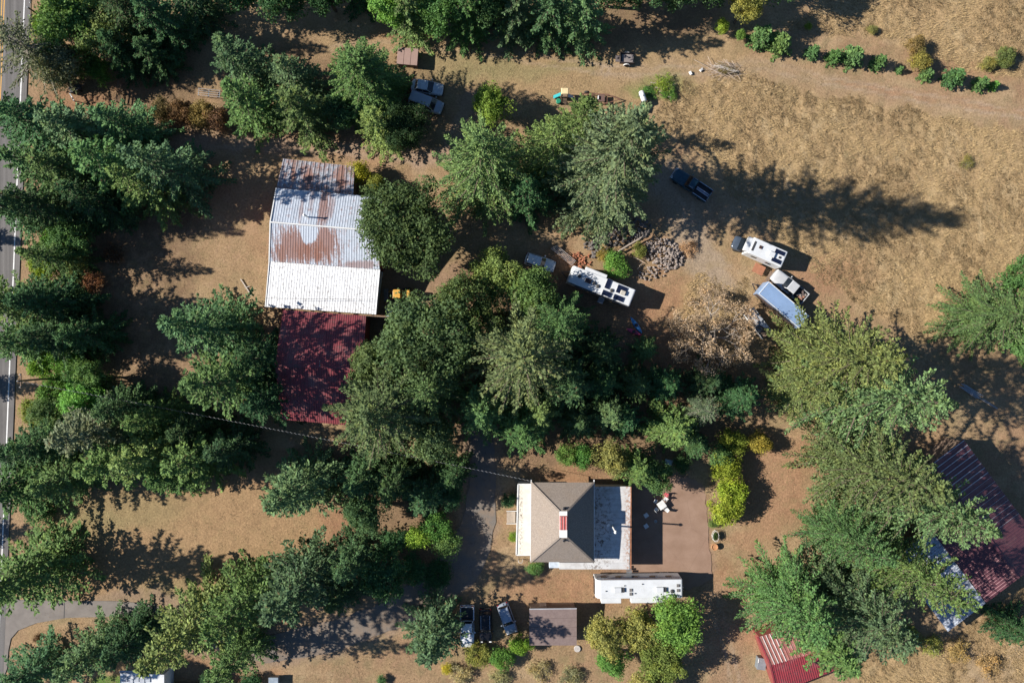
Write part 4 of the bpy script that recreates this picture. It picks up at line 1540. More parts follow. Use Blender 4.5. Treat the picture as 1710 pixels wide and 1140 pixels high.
    ('fir', 1000, 590, 10, 3.4, DK, 'dark shaded fir left of the kayaks'),
    ('fir', 1010, 640, 10, 3.2, DK, 'dark shaded fir below the kayaks'),
    ('fir', 1076, 583, 6, 1.9, MD, 'small bright tipped fir below the kayaks'),
    ('fir', 1060, 640, 8, 2.8, DK, 'dark shaded fir between the small bright tipped fir and the blue-green fir'),
    ('fir', 1110, 640, 8, 2.6, DK, 'dark shaded fir left of the dry oak'),
    ('fir', 960, 700, 8, 3.0, DK, 'dark shaded fir above the glossy bright shrub'),
    ('fir', 1016, 688, 9, 3.0, BL, 'small blue-green fir above the house'),
    ('fir', 1118, 712, 10, 3.5, LT, 'pale green fir at the head of the house yard'),
    ('pine', 1168, 682, 8, 2.8, GRY, 'thin grey pine beside the pale fir above the yard'),
    ('leafy', 1022, 765, 7, 2.8, OLI, 'olive tree touching the upper corner of the house flat roof'),
    ('fir', 1062, 782, 9, 3.0, MD, 'fir between the olive tree and the yard'),
    ('leafy', 1095, 795, 6, 2.4, MD, 'low green tree over the house flat roof corner'),
    ('shrub', 945, 757, 3, 1.7, BRI, 'glossy bright green shrub above the house, left one'),
    ('shrub', 975, 762, 3, 1.8, BRI, 'glossy bright green shrub above the house, right one'),
    ('shrub', 1140, 775, 2, 1.4, DK, 'dark shrub at the shaded head of the yard'),
    ('shrub', 850, 835, 2, 1.2, DK, 'dark green shrub against the left wall of the house'),
    ('shrub', 858, 895, 1.5, .9, LIME, 'light green shrub at the left wall of the house'),
    ('shrub', 893, 950, 1.2, 1.2, MD, 'low green shrub at the lower left corner of the house'),
    ('dry', 1190, 556, 9, 6.3, TAN, 'dry tan oak with bare twigs left of the parked trailers'),
    ('maple', 775, 520, 11, 5.2, (.060, .098, .036), 'green maple between the large grey-green maple and the huge central fir'),
    ('leafy', 890, 490, 9, 3.6, (.085, .13, .042), 'light green tree right of the bright yellow-green tree top'),
    ('bigfir', 720, 650, 15, 5.4, MD, 'dark green fir in the middle of the mass below the large grey-green maple'),
    ('leafy', 628, 612, 9, 4.4, (.065, .105, .042), 'grey-green tree over the right end of the dark red roof'),
    ('fir', 905, 690, 11, 3.4, LT, 'pale fir at the bottom of the central mass above the house'),
    ('fir', 1040, 700, 8, 2.8, DK, 'dark fir between the small blue-green fir and the pale yard fir'),
    ('fir', 1160, 740, 6, 2.2, DK, 'dark fir at the shaded corner above the lime column'),
    ('fir', 1230, 660, 9, 3.4, DK, 'dark shaded fir under the lower edge of the dry oak'),
    ('fir', 1180, 640, 8, 2.8, DK, 'dark shaded fir left of the lower edge of the dry oak'),
    # ---- right block
    ('bigfir', 1392, 598, 22, 7.4, (.088, .125, .046), 'large pale yellow-green fir overhanging the cargo trailer'),
    ('bigfir', 1440, 655, 25, 7.4, (.078, .115, .044), 'large pale fir right of the one overhanging the cargo trailer'),
    ('bigfir', 1340, 650, 14, 4.2, LT, 'smaller pale fir left of the large pale firs, by the yellow shrub'),
    ('bigfir', 1448, 780, 24, 7.0, (.070, .108, .044), 'large fir in the middle of the right block, left of the purple roof'),
    ('bigfir', 1510, 830, 24, 7.0, (.070, .105, .046), 'large fir overhanging the dark purple barn roof'),
    ('bigfir', 1412, 895, 17, 5.2, MD, 'green fir in the lower right block beside the dirt clearing'),
    ('bigfir', 1318, 1005, 16, 6.4, MD, 'broad fir at the lower left of the right block, beside the yard track'),
    ('bigfir', 1430, 1012, 18, 7.2, (.060, .098, .045), 'broad fir above the bright red shed roof'),
    ('bigfir', 1500, 940, 22, 5.6, MD, 'fir overhanging the blue-white lean-to roof'),
    ('fir', 1375, 1070, 13, 4.6, MD, 'shorter fir whose boughs hang over the bright red shed roof'),
    ('bigfir', 1655, 528, 13, 5.8, MD, 'big wide green fir standing alone at the right edge'),
    ('leafy', 1708, 470, 9, 3.6, MD, 'green tree cut by the right edge, above the big wide fir'),
    ('leafy', 1712, 570, 8, 3.2, MD, 'green tree cut by the right edge, below the big wide fir'),
    ('fir', 1700, 1050, 10, 3.0, DK, 'dark tree at the right edge below the purple barn'),
    # ---- yard shrubs
    ('shrub', 1215, 785, 3.4, 2.4, (.18, .23, .03), 'bright lime shrub beside the yard, upper of the column'),
    ('shrub', 1213, 845, 3.6, 2.8, (.25, .27, .035), 'bright yellow-lime shrub beside the yard, lower of the column'),
    ('shrub', 1225, 742, 3, 2.2, (.17, .18, .03), 'yellowing shrub above the lime column, left'),
    ('shrub', 1268, 738, 2.8, 1.8, (.19, .185, .035), 'yellow shrub above the lime column, right'),
    ('shrub', 1205, 762, 3.4, 2.0, MD, 'green shrub at the top left of the lime column'),
    ('shrub', 1192, 872, 1, .9, MD, 'low green weeds at the foot of the lime column'),
    ('leafy', 1010, 1055, 6.5, 3.30, OLI, 'olive tree below the motorhome, left end'),
    ('leafy', 1062, 1050, 6, 3.19, (.13, .145, .04), 'yellow-olive tree below the motorhome, middle'),
    ('leafy', 1128, 1040, 6.5, 3.78, BRI, 'bright green tree below the motorhome, right end'),
    ('leafy', 1020, 1098, 5, 2.60, BRI, 'green tree under the olive tree right of the brown shed'),
    ('leafy', 1105, 1100, 6, 3.42, (.105, .14, .035), 'yellow-green tree at the bottom, below the bright green one'),
    ('leafy', 1075, 1148, 5, 2.83, OLI, 'olive tree cut by the bottom edge below the motorhome trees'),
    ('fir', 722, 1055, 13, 4.6, BL, 'lone blue-green fir overlapping the white pickup'),
    ('shrub', 728, 882, 3.6, 2.4, BRI, 'bright green shrub left of the house drive'),
    ('shrub', 700, 895, 3.4, 2.0, LIME, 'lime green shrub left of the house drive, beside the bright one'),
    ('shrub', 745, 905, 3.2, 2.2, MD, 'green shrub below the bright shrub by the drive'),
    ('shrub', 690, 950, 3, 2.4, DK, 'dark shaded shrub in the curve of the drive, left'),
    ('shrub', 735, 955, 2.6, 2.2, DK, 'dark shaded shrub in the curve of the drive, right'),
    ('shrub', 655, 905, 3, 2.2, DK, 'dark shrub under the fir shadows left of the drive shrubs'),
    ('shrub', 755, 830, 2.4, 2.0, DK, 'dark shaded shrub at the upper bend of the drive'),
    ('shrub', 870, 1075, 2.6, 1.7, LIME, 'lime shrub left of the brown shed'),
    ('shrub', 800, 1095, 1.8, 2.0, (.14, .155, .04), 'yellow-green bush below the black car'),
    ('shrub', 838, 1100, 2, 1.9, BRI, 'green bush below the silver car'),
    ('brush', 770, 1125, 1.1, 1.8, (.26, .22, .12), 'dry grey brush below the lone blue-green fir'),
    ('brush', 835, 1132, 1, 1.8, (.24, .20, .10), 'dry brush on the bottom edge below the green bush'),
    ('brush', 900, 1120, .9, 1.9, (.22, .19, .10), 'dry brush patch below the brown shed'),
    ('brush', 955, 1130, 1, 1.9, (.24, .20, .11), 'dry brush patch on the bottom edge left of the olive trees'),
    ('shrub', 745, 1115, 1.0, .9, YEL, 'small yellow weed clump below the lone fir'),
    ('shrub', 637, 1135, 1.0, .8, MD, 'small green clump on the bottom edge by itself'),
    ('shrub', 1222, 816, 3.4, 2.3, (.21, .25, .03), 'bright lime shrub beside the yard, middle of the column'),
    ('fir', 600, 790, 12, 3.6, DK, 'dark shaded fir left of the upper drive, below the broad feathery fir'),
    ('fir', 660, 800, 12, 3.8, DK, 'dark shaded fir left of the upper drive, next to the drive bend shrub'),
    ('fir', 715, 825, 10, 3.4, DK, 'dark shaded fir close to the upper drive, above the bright green shrub'),
    ('leafy', 610, 850, 8, 3.4, DK, 'dark shaded tree between the lawn end fir and the drive shrubs'),
    ('fir', 590, 930, 12, 3.6, DK, 'dark shaded fir right of the fir with sweeping boughs, upper'),
    ('leafy', 640, 960, 8, 3.4, DK, 'dark shaded tree in the inside curve of the drive'),
    ('fir', 570, 985, 9, 2.8, DK, 'small dark fir at the near edge of the shaded drive'),
    ('fir', 755, 790, 9, 2.8, DK, 'small dark fir right beside the top of the drive'),
    ('shrub', 1520, 1062, 1.8, 1.5, (.15, .17, .04), 'yellow-green weeds at the lower end of the blue-white lean-to'),
    ('brush', 1555, 1075, 1.2, 1.8, (.16, .19, .05), 'green-yellow brush below the lean-to of the purple barn'),
    ('brush', 1600, 1085, 1.2, 1.9, (.30, .21, .09), 'tawny brush patch below the purple barn corner'),
    ('brush', 1650, 1110, 1.1, 1.9, (.28, .20, .09), 'tawny brush patch at the lower right near the pale track'),
    # ---- lower left conifers
    ('fir', 505, 812, 18, 4.8, BL, 'blue-green fir at the right end of the lower left lawn'),
    ('fir', 500, 968, 19, 5.2, (.052, .095, .044), 'fir with sweeping boughs below the lower left lawn'),
    ('fir', 62, 946, 15, 5.4, MD, 'lone fir beside the driveway entrance casting a long shadow'),
    ('fir', 325, 1040, 20, 5.0, LT, 'pale yellow-green fir at the bottom, right of the driveway entrance'),
    ('fir', 405, 1000, 18, 4.4, MD, 'fir between the pale bottom fir and the sweeping fir'),
    ('fir', 160, 1082, 13, 3.8, BL, 'dark blue-green fir just below the driveway entrance, right one'),
    ('fir', 55, 1130, 12, 4.0, BL, 'dark blue-green fir in the bottom left corner'),
    ('fir', 395, 1092, 14, 3.4, MD, 'short fir at the bottom, right of the pale yellow-green fir'),
    ('fir', 220, 1065, 11, 3.4, DK, 'dark fir in the shade above the white cabin roof'),
    ('shrub', 65, 1066, 1.2, .8, RUS, 'small rust coloured bush on the verge of the driveway entrance'),
    ('shrub', 420, 1138, 1.6, 1.6, DK, 'dark bush at the bottom edge in the brown garden bed'),
    ('shrub', 350, 1135, 1.8, 1.6, DK, 'dark green bush on the bottom edge below the pale fir'),
    # ---- stone pile and debris greenery
    ('shrub', 1027, 443, 2.2, 2.1, BRI, 'green bush in front of the stone pile'),
    ('shrub', 1010, 428, 1.6, 1.2, (.19, .15, .04), 'yellow-brown weeds left of the green bush at the stone pile'),
    ('shrub', 1068, 418, 1.5, 1.2, (.13, .16, .04), 'yellow-green weeds beside the grey log'),
    ('brush', 1107, 140, .9, 1.6, LIME, 'lime weeds over the debris heap in the meadow'),
    ('brush', 1118, 155, .8, 1.4, BRI, 'green weeds on the lower side of the debris heap'),
    ('brush', 1082, 155, .5, 1.4, BRI, 'low green weeds beside the white tank'),
    ('brush', 1150, 415, .7, 1.4, (.30, .22, .12), 'dry brush at the right end of the stone pile'),
]
random.seed(7)
vcount = {}
for kind, cx, cy, h, R, colr, label in TREES:
    vs = LIB[kind]
    vi = vcount.get(kind, 0)
    vcount[kind] = vi + 1
    cm, wm, h0, R0 = vs[vi % len(vs)]
    zc = h * (.40 if NAMES[kind] in ('fir_tree', 'pine_tree', 'young_conifer') else .55)
    p = W(cx, cy, zc)
    tr = thing(NAMES[kind], label, CATS[kind], (p.x, p.y, -.05), random.uniform(0, 6.28), GROUPS[kind])
    if kind in ('fir', 'bigfir', 'openfir'):
        R *= 1.25 if cx < 450 else 1.2
        h *= 1.06
    s = (R / R0 * random.uniform(.96, 1.04), R / R0 * random.uniform(.96, 1.04), h / h0)
    a = bpy.data.objects.new("trunk" if h > 5 else "stems", wm)
    b = bpy.data.objects.new("crown" if h > 5 else "foliage", cm)
    for q in (a, b):
        COL.objects.link(q)
        q.parent = tr
        q.scale = s
    f = random.uniform(.80, 1.20)
    if colr not in (DK, MD, LT, BL, TAN, RUS):
        f *= 1.35 if kind in ('shrub', 'brush') else 1.65
    f *= 1.08
    b.color = (colr[0] * f * random.uniform(.84, 1.18), colr[1] * f, colr[2] * f * random.uniform(.9, 1.1), 1)
# trees beyond the road, just outside the picture, whose shadows lie across the lanes
for k, (bx_, by_, h) in enumerate(((-90, 640, 8), (-105, 880, 10), (-100, 400, 7))):
    cm, wm, h0, R0 = LIB['fir'][k % 4]
    p = W(bx_, by_)
    tr = thing('fir_tree', ('fir beyond the road at the left, shading the lane by the utility pole', 'fir beyond the road at the left, shading the lane by the lower lawn',
                            'fir beyond the road at the left, shading the lane under the long fronds')[k], 'fir tree', p, k * 1.3, GROUPS['fir'])
    for nm, me in (("trunk", wm), ("crown", cm)):
        q = bpy.data.objects.new(nm, me)
        COL.objects.link(q)
        q.parent = tr
        q.scale = (.9, .9, h / h0)
        q.color = (*DK, 1)

# ------------------------------------------------------------------ vehicles
RUBBER = M("tyre_rubber", (.02, .02, .02), .85)
RIMM = M("wheel_rim", (.42, .43, .44), .35, .8)
LAMPW = M("lamp_lens", (.75, .75, .72), .15)
LAMPR = M("tail_lens", (.35, .02, .02), .25)
BLACKP = M("black_plastic", (.025, .025, .028), .55)
CHROME = M("bumper_chrome", (.55, .56, .58), .25, .9)
TINT = M("tinted_glass", (.012, .017, .024), .06)


def paint(name, col, rough=.28, metal=.1, dirt=.12):
    return M(name, col, rough, metal, .08, 1.4, dirt=dirt)


def wheel(par, x, y, r, w=.22):
    m = MB()
    m.lathe([(r * .55, -w / 2), (r * .93, -w / 2), (r, -w / 2 + .04), (r, w / 2 - .04), (r * .93, w / 2), (r * .55, w / 2)], 18, (x, y, r), axis='Y')
    o = m.build("wheel", RUBBER, par)
    m = MB()
    sgn = 1 if y > 0 else -1
    m.lathe([(.02, sgn * (w / 2 - .05)), (r * .54, sgn * (w / 2 - .015)), (r * .56, 0), (.02, 0)], 14, (x, y, r), axis='Y')
    m.build("rim", RIMM, o)
    return o


def ring(x, w, zb, zs, zt, crown=.04):
    h = [(w * .86, zb), (w, zb + .16), (w * 1.0, zs), (w * .90, zt), (w * .45, zt + crown)]
    return [(x, y, z) for y, z in h] + [(x, -y, z) for y, z in reversed(h)]


def car(name, label, cat, px, py, dx, dy, pnt, L=4.6, Wd=1.82, roof=1.62, hood=1.0, cab=(-2.05, .95), top=(-1.75, .15), bed=None, rails=False, group="parked cars and pickups",
        rooftop=None, zc=.9):
    t = thing(name, label, cat, W(px, py, zc).xy.to_3d(), img_angle(dx, dy), group)
    f, w = L / 2, Wd / 2
    belt = hood + .03
    m = MB()
    if bed is None:
        xs = [(-f, .80, .45, hood - .25), (-f + .14, .95, .40, hood - .06), (cab[0], 1, .30, hood), (0, 1, .27, hood), (cab[1], 1, .30, hood), (f - .45, .97, .35, hood - .10), (f - .10, .86, .40, hood - .25),
              (f, .74, .45, hood - .35)]
    else:
        xs = [(bed, 1, .38, hood), (0, 1, .36, hood), (cab[1], 1, .38, hood + .02), (f - .45, .97, .40, hood - .04), (f - .10, .90, .45, hood - .14), (f, .80, .5, hood - .28)]
    m.loft([ring(x, w * k, zb, zt - .22, zt) for x, k, zb, zt in xs])
    m.build("body", pnt, t, smooth=True, sub=1)
    # cabin
    bw, tw_ = w * .90, w * .74
    lo = [(cab[0], bw), (cab[1], bw), (cab[1], -bw), (cab[0], -bw)]
    hi = [(top[0], tw_), (top[1], tw_), (top[1], -tw_), (top[0], -tw_)]
    m = MB()
    m.loft([[(x, y, belt - .08) for x, y in lo], [(x, y, roof - .03) for x, y in hi]])
    m.build("cabin", pnt, t, bevel=.05)

    def pane(nm, ia, ib, u0=.07, u1=.93, v0=.14, v1=.88):
        A, B = Vector((*lo[ia], belt - .08)), Vector((*lo[ib], belt - .08))
        Cc, D = Vector((*hi[ib], roof - .03)), Vector((*hi[ia], roof - .03))
        n = (B - A).cross(D - A).normalized()
        mid_ = (A + B + Cc + D) / 4
        if n.dot(mid_ - Vector(((cab[0] + cab[1]) / 2, 0, roof / 2))) < 0:
            n = -n
        q = []
        for u, v in ((u0, v0), (u1, v0), (u1, v1), (u0, v1)):
            q.append(A.lerp(B, u).lerp(D.lerp(Cc, u), v))
        mm = MB()
        mm.loft([[p - n * .01 for p in q], [p + n * .012 for p in q]])
        return mm.build(nm, TINT, t)
    pane("windshield", 1, 2, .04, .96, .10, .95)
    pane("rear_window", 3, 0, .08, .92, .2, .9)
    for ia, ib in ((0, 1), (2, 3)):
        pane("side_window", ia, ib, .05, .48)
        pane("side_window", ia, ib, .52, .93)
    m = MB()
    m.loft([[(x + (.0 if x > 0 else .0), y * .99, roof - .045) for x, y in hi], [(x * .98, y * .93, roof + .02) for x, y in hi]])
    m.build("roof", pnt if rooftop is None else rooftop, t, bevel=.04)
    for s in (-1, 1):
        if rails:
            mm = MB()
            mm.bar((top[0] + .15, s * tw_ * .88, roof + .06), (top[1] - .1, s * tw_ * .88, roof + .06), .05, .05)
            mm.build("roof_rail", CHROME, t)
        mm = MB()
        mm.box((f - .16, s * w * .66, hood - .22), (.16, .34, .16))
        mm.build("headlight", LAMPW, t, bevel=.03)
        mm = MB()
        mm.box((-f + .05, s * w * .72, hood - .18), (.10, .22, .26))
        mm.build("tail_light", LAMPR, t, bevel=.02)
        mm = MB()
        mm.box((cab[1] - .35, s * (w + .10), belt + .10), (.13, .22, .15))
        mm.build("mirror", pnt, t, bevel=.03)
        wheel(t, f - .92, s * (w - .13), .34)
        wheel(t, -f + .98, s * (w - .13), .34)
    m = MB()
    m.box((f - .02, 0, .48), (.16, Wd * .84, .2))
    m.build("bumper", BLACKP if bed is None else CHROME, t, bevel=.04)
    m = MB()
    m.box((-f + .02, 0, .50), (.14, Wd * .86, .2))
    m.build("bumper", BLACKP if bed is None else CHROME, t, bevel=.04)
    if bed is not None:
        zf = .72
        m = MB()
        m.box(((bed - f) / 2, 0, zf - .05), (bed + f - .1, Wd * .84, .08))
        m.build("bed_floor", BLACKP, t)
        for s in (-1, 1):
            m = MB()
            m.box(((bed - f) / 2, s * (w - .085), (hood + .4) / 2 + .01), (bed + f - .04, .15, hood - .40))
            o = m.build("bed_side", pnt, t, bevel=.03)
            m = MB()
            m.box(((bed - f) / 2, s * (w - .085), hood + .022), (bed + f - .04, .09, .03))
            m.build("bed_rail", CHROME if rails else BLACKP, o)
        m = MB()
        m.box((-f + .09, 0, (hood + .5) / 2), (.07, Wd - .34, hood - .5))
        m.build("tailgate", pnt, t)
    return t


car("parked_car", "pale silver-blue car parked beside the brown storage box in the meadow", "car", 713, 145, 46, 8, paint("silver_blue_paint", (.50, .55, .60)), 4.5, 1.8, 1.5, .95, (-1.75, .95), (-1.25, .15))
car("parked_van", "grey van beside the dark round tree, next to the pale silver-blue car", "van", 711, 171, 42, 16, paint("grey_van_paint", (.36, .40, .46), .4), 4.9, 1.95, 1.8, 1.05, (-2.3, 1.5), (-2.15, .8))
pk = car("pickup_truck", "dark teal pickup with a long open bed in the shade beside the field", "pickup truck", 1155, 308, -59, -40, paint("dark_teal_paint", (.018, .06, .085), .3), 5.9, 2.0, 1.75, 1.08,
         (-.65, .95), (-.50, .35), bed=-.68, rails=True)
for y in (-.15, .1):
    MB().box((-1.9, y, .86), (2.1, .16, .14)).build("bed_plank", M("pale_plank", (.35, .36, .42), .6), pk)
pk = car("pickup_truck", "silver pickup parked between the white camper van and the cargo trailer", "pickup truck", 1319, 478, -50, -41, paint("silver_paint", (.50, .51, .52)), 5.6, 1.95, 1.75, 1.08,
         (-1.0, 1.05), (-.85, .35), bed=-1.02)
g = random.Random(3)
for k in range(9):
    MB().box((-1.5 - g.random() * 1.0, g.uniform(-.5, .5), .85 + g.random() * .2), (g.uniform(.2, .6), g.uniform(.1, .3), .2), g.random() * 3).build(
        "bed_load", M("load_%d" % (k % 3), ((.30, .25, .22), (.12, .09, .08), (.35, .18, .12))[k % 3], .8), pk)
car("parked_car", "white car beside the long rail trailer and the travel trailer", "car", 902, 438, 40, 13, paint("white_paint", (.78, .79, .80)), 4.3, 1.78, 1.6, .98, (-1.95, .75), (-1.8, .05))
car("pickup_truck", "white pickup beside the black car, half covered by the lone fir", "pickup truck", 780, 1046, 0, 60, paint("white_pickup_paint", (.66, .68, .70)), 5.7, 2.0, 1.8, 1.1, (-.9, 1.0), (-.75, .4), bed=-.92, rails=True)
car("parked_car", "black car between the white pickup and the silver car", "car", 811, 1045, 1, 57, paint("black_paint", (.012, .012, .014), .18), 4.7, 1.85, 1.68, 1.0, (-2.1, .95), (-1.9, .2), rails=True)
car("parked_car", "silver car parked at an angle beside the brown shed", "car", 847, 1033, 17, 48, paint("steel_silver_paint", (.30, .34, .40)), 4.4, 1.8, 1.6, .98, (-1.95, .9), (-1.8, .2), rails=True)
car("parked_car", "grey-blue car nose under the maple beside the yellow loader", "car", 670, 521, -40, 4, paint("grey_blue_paint", (.20, .27, .33)), 4.4, 1.78, 1.48, .95, (-1.6, .85), (-1.1, .1))

WHITER = M("gelcoat_white", (.60, .62, .63), .4, 0, .06, 1.2, dirt=.12)
SOLAR = M("solar_panel", (.012, .018, .045), .15, .2, .1)
VENT = M("vent_dark", (.05, .05, .05), .5)


def coach(name, label, cat, px, py, z, dx, dy, L, Wd, Hh, body=WHITER, front=.5, group="campers and trailers"):
    t = thing(name, label, cat, W(px, py, z).xy.to_3d(), img_angle(dx, dy), group)
    f, w = L / 2, Wd / 2
    m = MB()
    # side profile with rounded front and back, lofted across the width
    prof = [(-f, .55), (-f, Hh - .18), (-f + .10, Hh - .03), (-f + .25, Hh), (f - front, Hh), (f - front * .35, Hh - .12), (f - .02, Hh - .55), (f, Hh - 1.2), (f, .55)]
    m.loft([[(x, -w, zz) for x, zz in prof], [(x, w, zz) for x, zz in prof]])
    m.build("body", body, t, bevel=.07)
    return t


def roof_item(t, nm, mat, x, y, z, sx, sy, sz, bevel=.03):
    m = MB()
    m.box((x, y, z + sz / 2), (sx, sy, sz))
    return m.build(nm, mat, t, bevel=bevel)


def side_windows(t, xs, y, z, w=.8, h=.55):
    for x in xs:
        m = MB()
        m.box((x, y, z), (w, .03, h))
        m.build("window", TINT, t)


# long motorhome by the house
rv = coach("motorhome", "long white motorhome with three slide-outs parked below the house", "motorhome", 1067.5, 983, 3.2, -1, .01, 11.7, 2.5, 3.25, front=.7)
for x, y, l in ((3.75, 1, 2.7), (-.75, 1, 3.7), (-3.55, 1, 1.7)):
    m = MB()
    m.box((x, 1.25 + .36, 1.95), (l, .72, 2.1))
    s_ = m.build("slide_out", WHITER, rv, bevel=.05)
    m = MB()
    m.box((x, 1.25 + .735, 2.1), (l * .5, .03, .6))
    m.build("window", TINT, s_)
for x in (2.75, -2.9):
    roof_item(rv, "air_conditioner", WHITER, x + .2, .05, 3.25, 1.05, .7, .32, .08)
    roof_item(rv, "condenser_grille", VENT, x - .55, .05, 3.25, .4, .6, .2)
for x, y in ((1.15, .1), (1.15, .62), (-5.2, -.45), (-5.2, .2)):
    roof_item(rv, "roof_vent", M("vent_grey", (.16, .15, .14), .5), x, y, 3.25, .40, .40, .11)
m = MB()
m.lathe([(.26, 0), (.26, .1), (.15, .16)], 14, (-4.4, .3, 3.25))
m.build("roof_antenna", VENT, rv)
for x, y in ((4.5, .2), (2.0, -.5), (.6, .55), (-.4, -.7), (-5.3, .9)):
    m = MB()
    m.lathe([(.07, 0), (.07, .14), (.03, .16)], 8, (x, y, 3.25))
    m.build("vent_stub", VENT, rv)
m = MB()
m.box((-.3, -1.30, 2.98), (10.2, .16, .16))
m.build("awning_roll", M("awning_dark", (.10, .08, .08), .7), rv, bevel=.05)
m = MB()
m.box((5.86, 0, 1.9), (.05, 2.1, 1.1), ry=-.1)
m.build("windshield", TINT, rv)
side_windows(rv, (4.6, 2.6, .4, -2.0, -4.2), -1.265, 2.0)
for s in (-1, 1):
    m = MB()
    m.box((6.0, s * 1.38, 2.3), (.14, .18, .4))
    m.build("mirror", BLACKP, rv, bevel=.04)
    for x in (3.9, -3.0, -4.0):
        wheel(rv, x, s * 1.08, .46, .28)
m = MB()
for k in range(3):
    m.box((.9, -1.42 - .28 * k, .62 - .2 * k), (.75, .27, .05))
m.build("entry_steps", STEEL, rv)
m = MB()
for y in (-.18, .18):
    m.path([(-5.92, y, 1.0), (-5.92, y, 3.3)], .02, 6)
for k in range(6):
    m.path([(-5.92, -.18, 1.2 + k * .35), (-5.92, .18, 1.2 + k * .35)], .015, 5)
m.build("ladder", CHROME, rv)

# travel trailer with solar panels
rv = coach("travel_trailer", "white travel trailer with blue solar panels and a spare wheel at its end", "travel trailer", 1004.5, 477, 3.0, -104, -41, 9.1, 2.35, 3.0, front=.35)
roof_item(rv, "slide_out", WHITER, 1.3, -1.40, 1.0, 3.1, .5, 1.9, .05)
for x, y, sx, sy in ((-.75, -.55, .62, 1.3), (-1.05, .75, 1.25, .62), (-2.75, -.45, 1.35, 1.05), (-2.75, .72, 1.4, .62)):
    o = roof_item(rv, "solar_panel", SOLAR, x, y, 3.04, sx, sy, .05, .01)
    fm = MB()
    for s in (-1, 1):
        fm.box((x, y + s * (sy / 2 + .012), 3.07), (sx + .05, .025, .06))
        fm.box((x + s * (sx / 2 + .012), y, 3.07), (.025, sy, .06))
    fm.build("frame", CHROME, o)
for x, y in ((3.2, -.1), (1.05, .05), (.45, .25), (-1.5, .1)):
    m = MB()
    m.lathe([(.26, 0), (.26, .12), (.14, .18)], 12, (x, y, 3.0))
    m.build("roof_vent", VENT, rv)
roof_item(rv, "skylight", M("smoked_dome", (.06, .035, .03), .2), 1.9, .05, 3.0, .85, .6, .14, .05)
roof_item(rv, "air_conditioner", M("beige_plastic", (.45, .42, .36), .6), -3.0, -.15, 3.1, .7, .6, .25, .06)
m = MB()
m.lathe([(.20, -.11), (.34, -.11), (.36, 0), (.34, .11), (.20, .11)], 18, (-4.72, .25, 1.2), axis='X')
m.build("spare_wheel", RUBBER, rv)
m = MB()
m.lathe([(.02, -.13), (.26, -.12), (.26, .12), (.02, .12)], 16, (-4.72, .25, 1.2), axis='X')
m.build("spare_wheel_cover", TRIM, rv)
side_windows(rv, (2.6, 0, -2.8), 1.19, 1.9)
m = MB()
m.box((.4, 1.24, 2.85), (5.8, .14, .14))
m.build("awning_roll", BLACKP, rv, bevel=.04)
m = MB()
for k in range(3):
    m.box((-.9, 1.33 + .26 * k, .6 - .18 * k), (.8, .25, .05))
m.build("entry_steps", STEEL, rv)
for s in (-1, 1):
    for x in (-.2, -1.1):
        wheel(rv, x, s * 1.0, .36, .22)
m = MB()
m.bar((4.5, .55, .5), (5.6, 0, .5), .1, .12)
m.bar((4.5, -.55, .5), (5.6, 0, .505), .1, .12)
m.build("hitch", BLACKP, rv)

# camper van (cab forward of a white box)
rv = coach("camper_van", "white camper van with dark cab parked at the edge of the field", "camper van", 1282, 421, 2.9, -56.7, -25, 5.1, 2.25, 2.95, front=.25)
m = MB()
m.loft([ring(2.4, 1.0, .45, 1.0, 1.25), ring(3.4, 1.0, .45, .95, 1.2), ring(4.2, .93, .5, .9, 1.05), ring(4.45, .8, .55, .8, .9)])
m.build("cab_bonnet", paint("camper_bonnet_paint", (.06, .08, .11)), rv, smooth=True, sub=1)
m = MB()
m.loft([[(2.5, .92, 1.15), (3.6, .92, 1.15), (3.6, -.92, 1.15), (2.5, -.92, 1.15)], [(2.5, .75, 2.0), (2.95, .75, 2.0), (2.95, -.75, 2.0), (2.5, -.75, 2.0)]])
m.build("cab", TINT, rv, bevel=.05)
m = MB()
m.box((2.75, 0, 2.52), (.75, 2.0, .7))
m.build("overcab", WHITER, rv, bevel=.12)
roof_item(rv, "skylight", VENT, 2.05, 0, 2.95, .28, 1.35, .06)
roof_item(rv, "roof_vent", M("smoked_dome", (.06, .035, .03), .2), 1.15, -.2, 2.95, .42, .42, .12)
roof_item(rv, "air_conditioner", WHITER, -.55, .1, 2.95, .9, .72, .28, .08)
for x, y in ((-1.5, -.62), (-1.5, .62)):
    roof_item(rv, "solar_panel", SOLAR, x, y, 2.98, 1.35, .55, .05, .01)
roof_item(rv, "roof_vent", VENT, -1.75, .02, 2.95, .30, .30, .1)
side_windows(rv, (1.2, -.9), 1.135, 1.9)
side_windows(rv, (1.0, -1.0), -1.135, 1.9)
for s in (-1, 1):
    wheel(rv, 3.55, s * .9, .36)
    wheel(rv, -1.1, s * .92, .36, .3)

# enclosed cargo trailer half under the fir
rv = coach("cargo_trailer", "long blue-white cargo trailer half hidden under the large pale fir", "trailer", 1309, 509, 2.5, -300, -255, 7.4, 2.15, 2.55,
           body=M("trailer_blue_white", (.26, .38, .58), .25, .2, .1, 1.0, dirt=.15), front=.12)
m = MB()
for s in (-1, 1):
    m.box((0, s * 1.05, 2.57), (7.2, .07, .05))
m.box((3.55, 0, 2.57), (.07, 2.0, .05))
m.build("roof_edge", TRIM, rv)
m = MB()
m.box((.2, 1.08, 1.4), (6.9, .02, 1.3))
m.build("side_panel", M("side_brown", (.10, .075, .07), .5), rv)
for s in (-1, 1):
    for x in (-.4, -1.3):
        wheel(rv, x, s * .95, .36)
m = MB()
m.bar((3.6, .5, .5), (4.7, 0, .5), .1, .12)
m.bar((3.6, -.5, .5), (4.7, 0, .505), .1, .12)
m.build("hitch", BLACKP, rv)

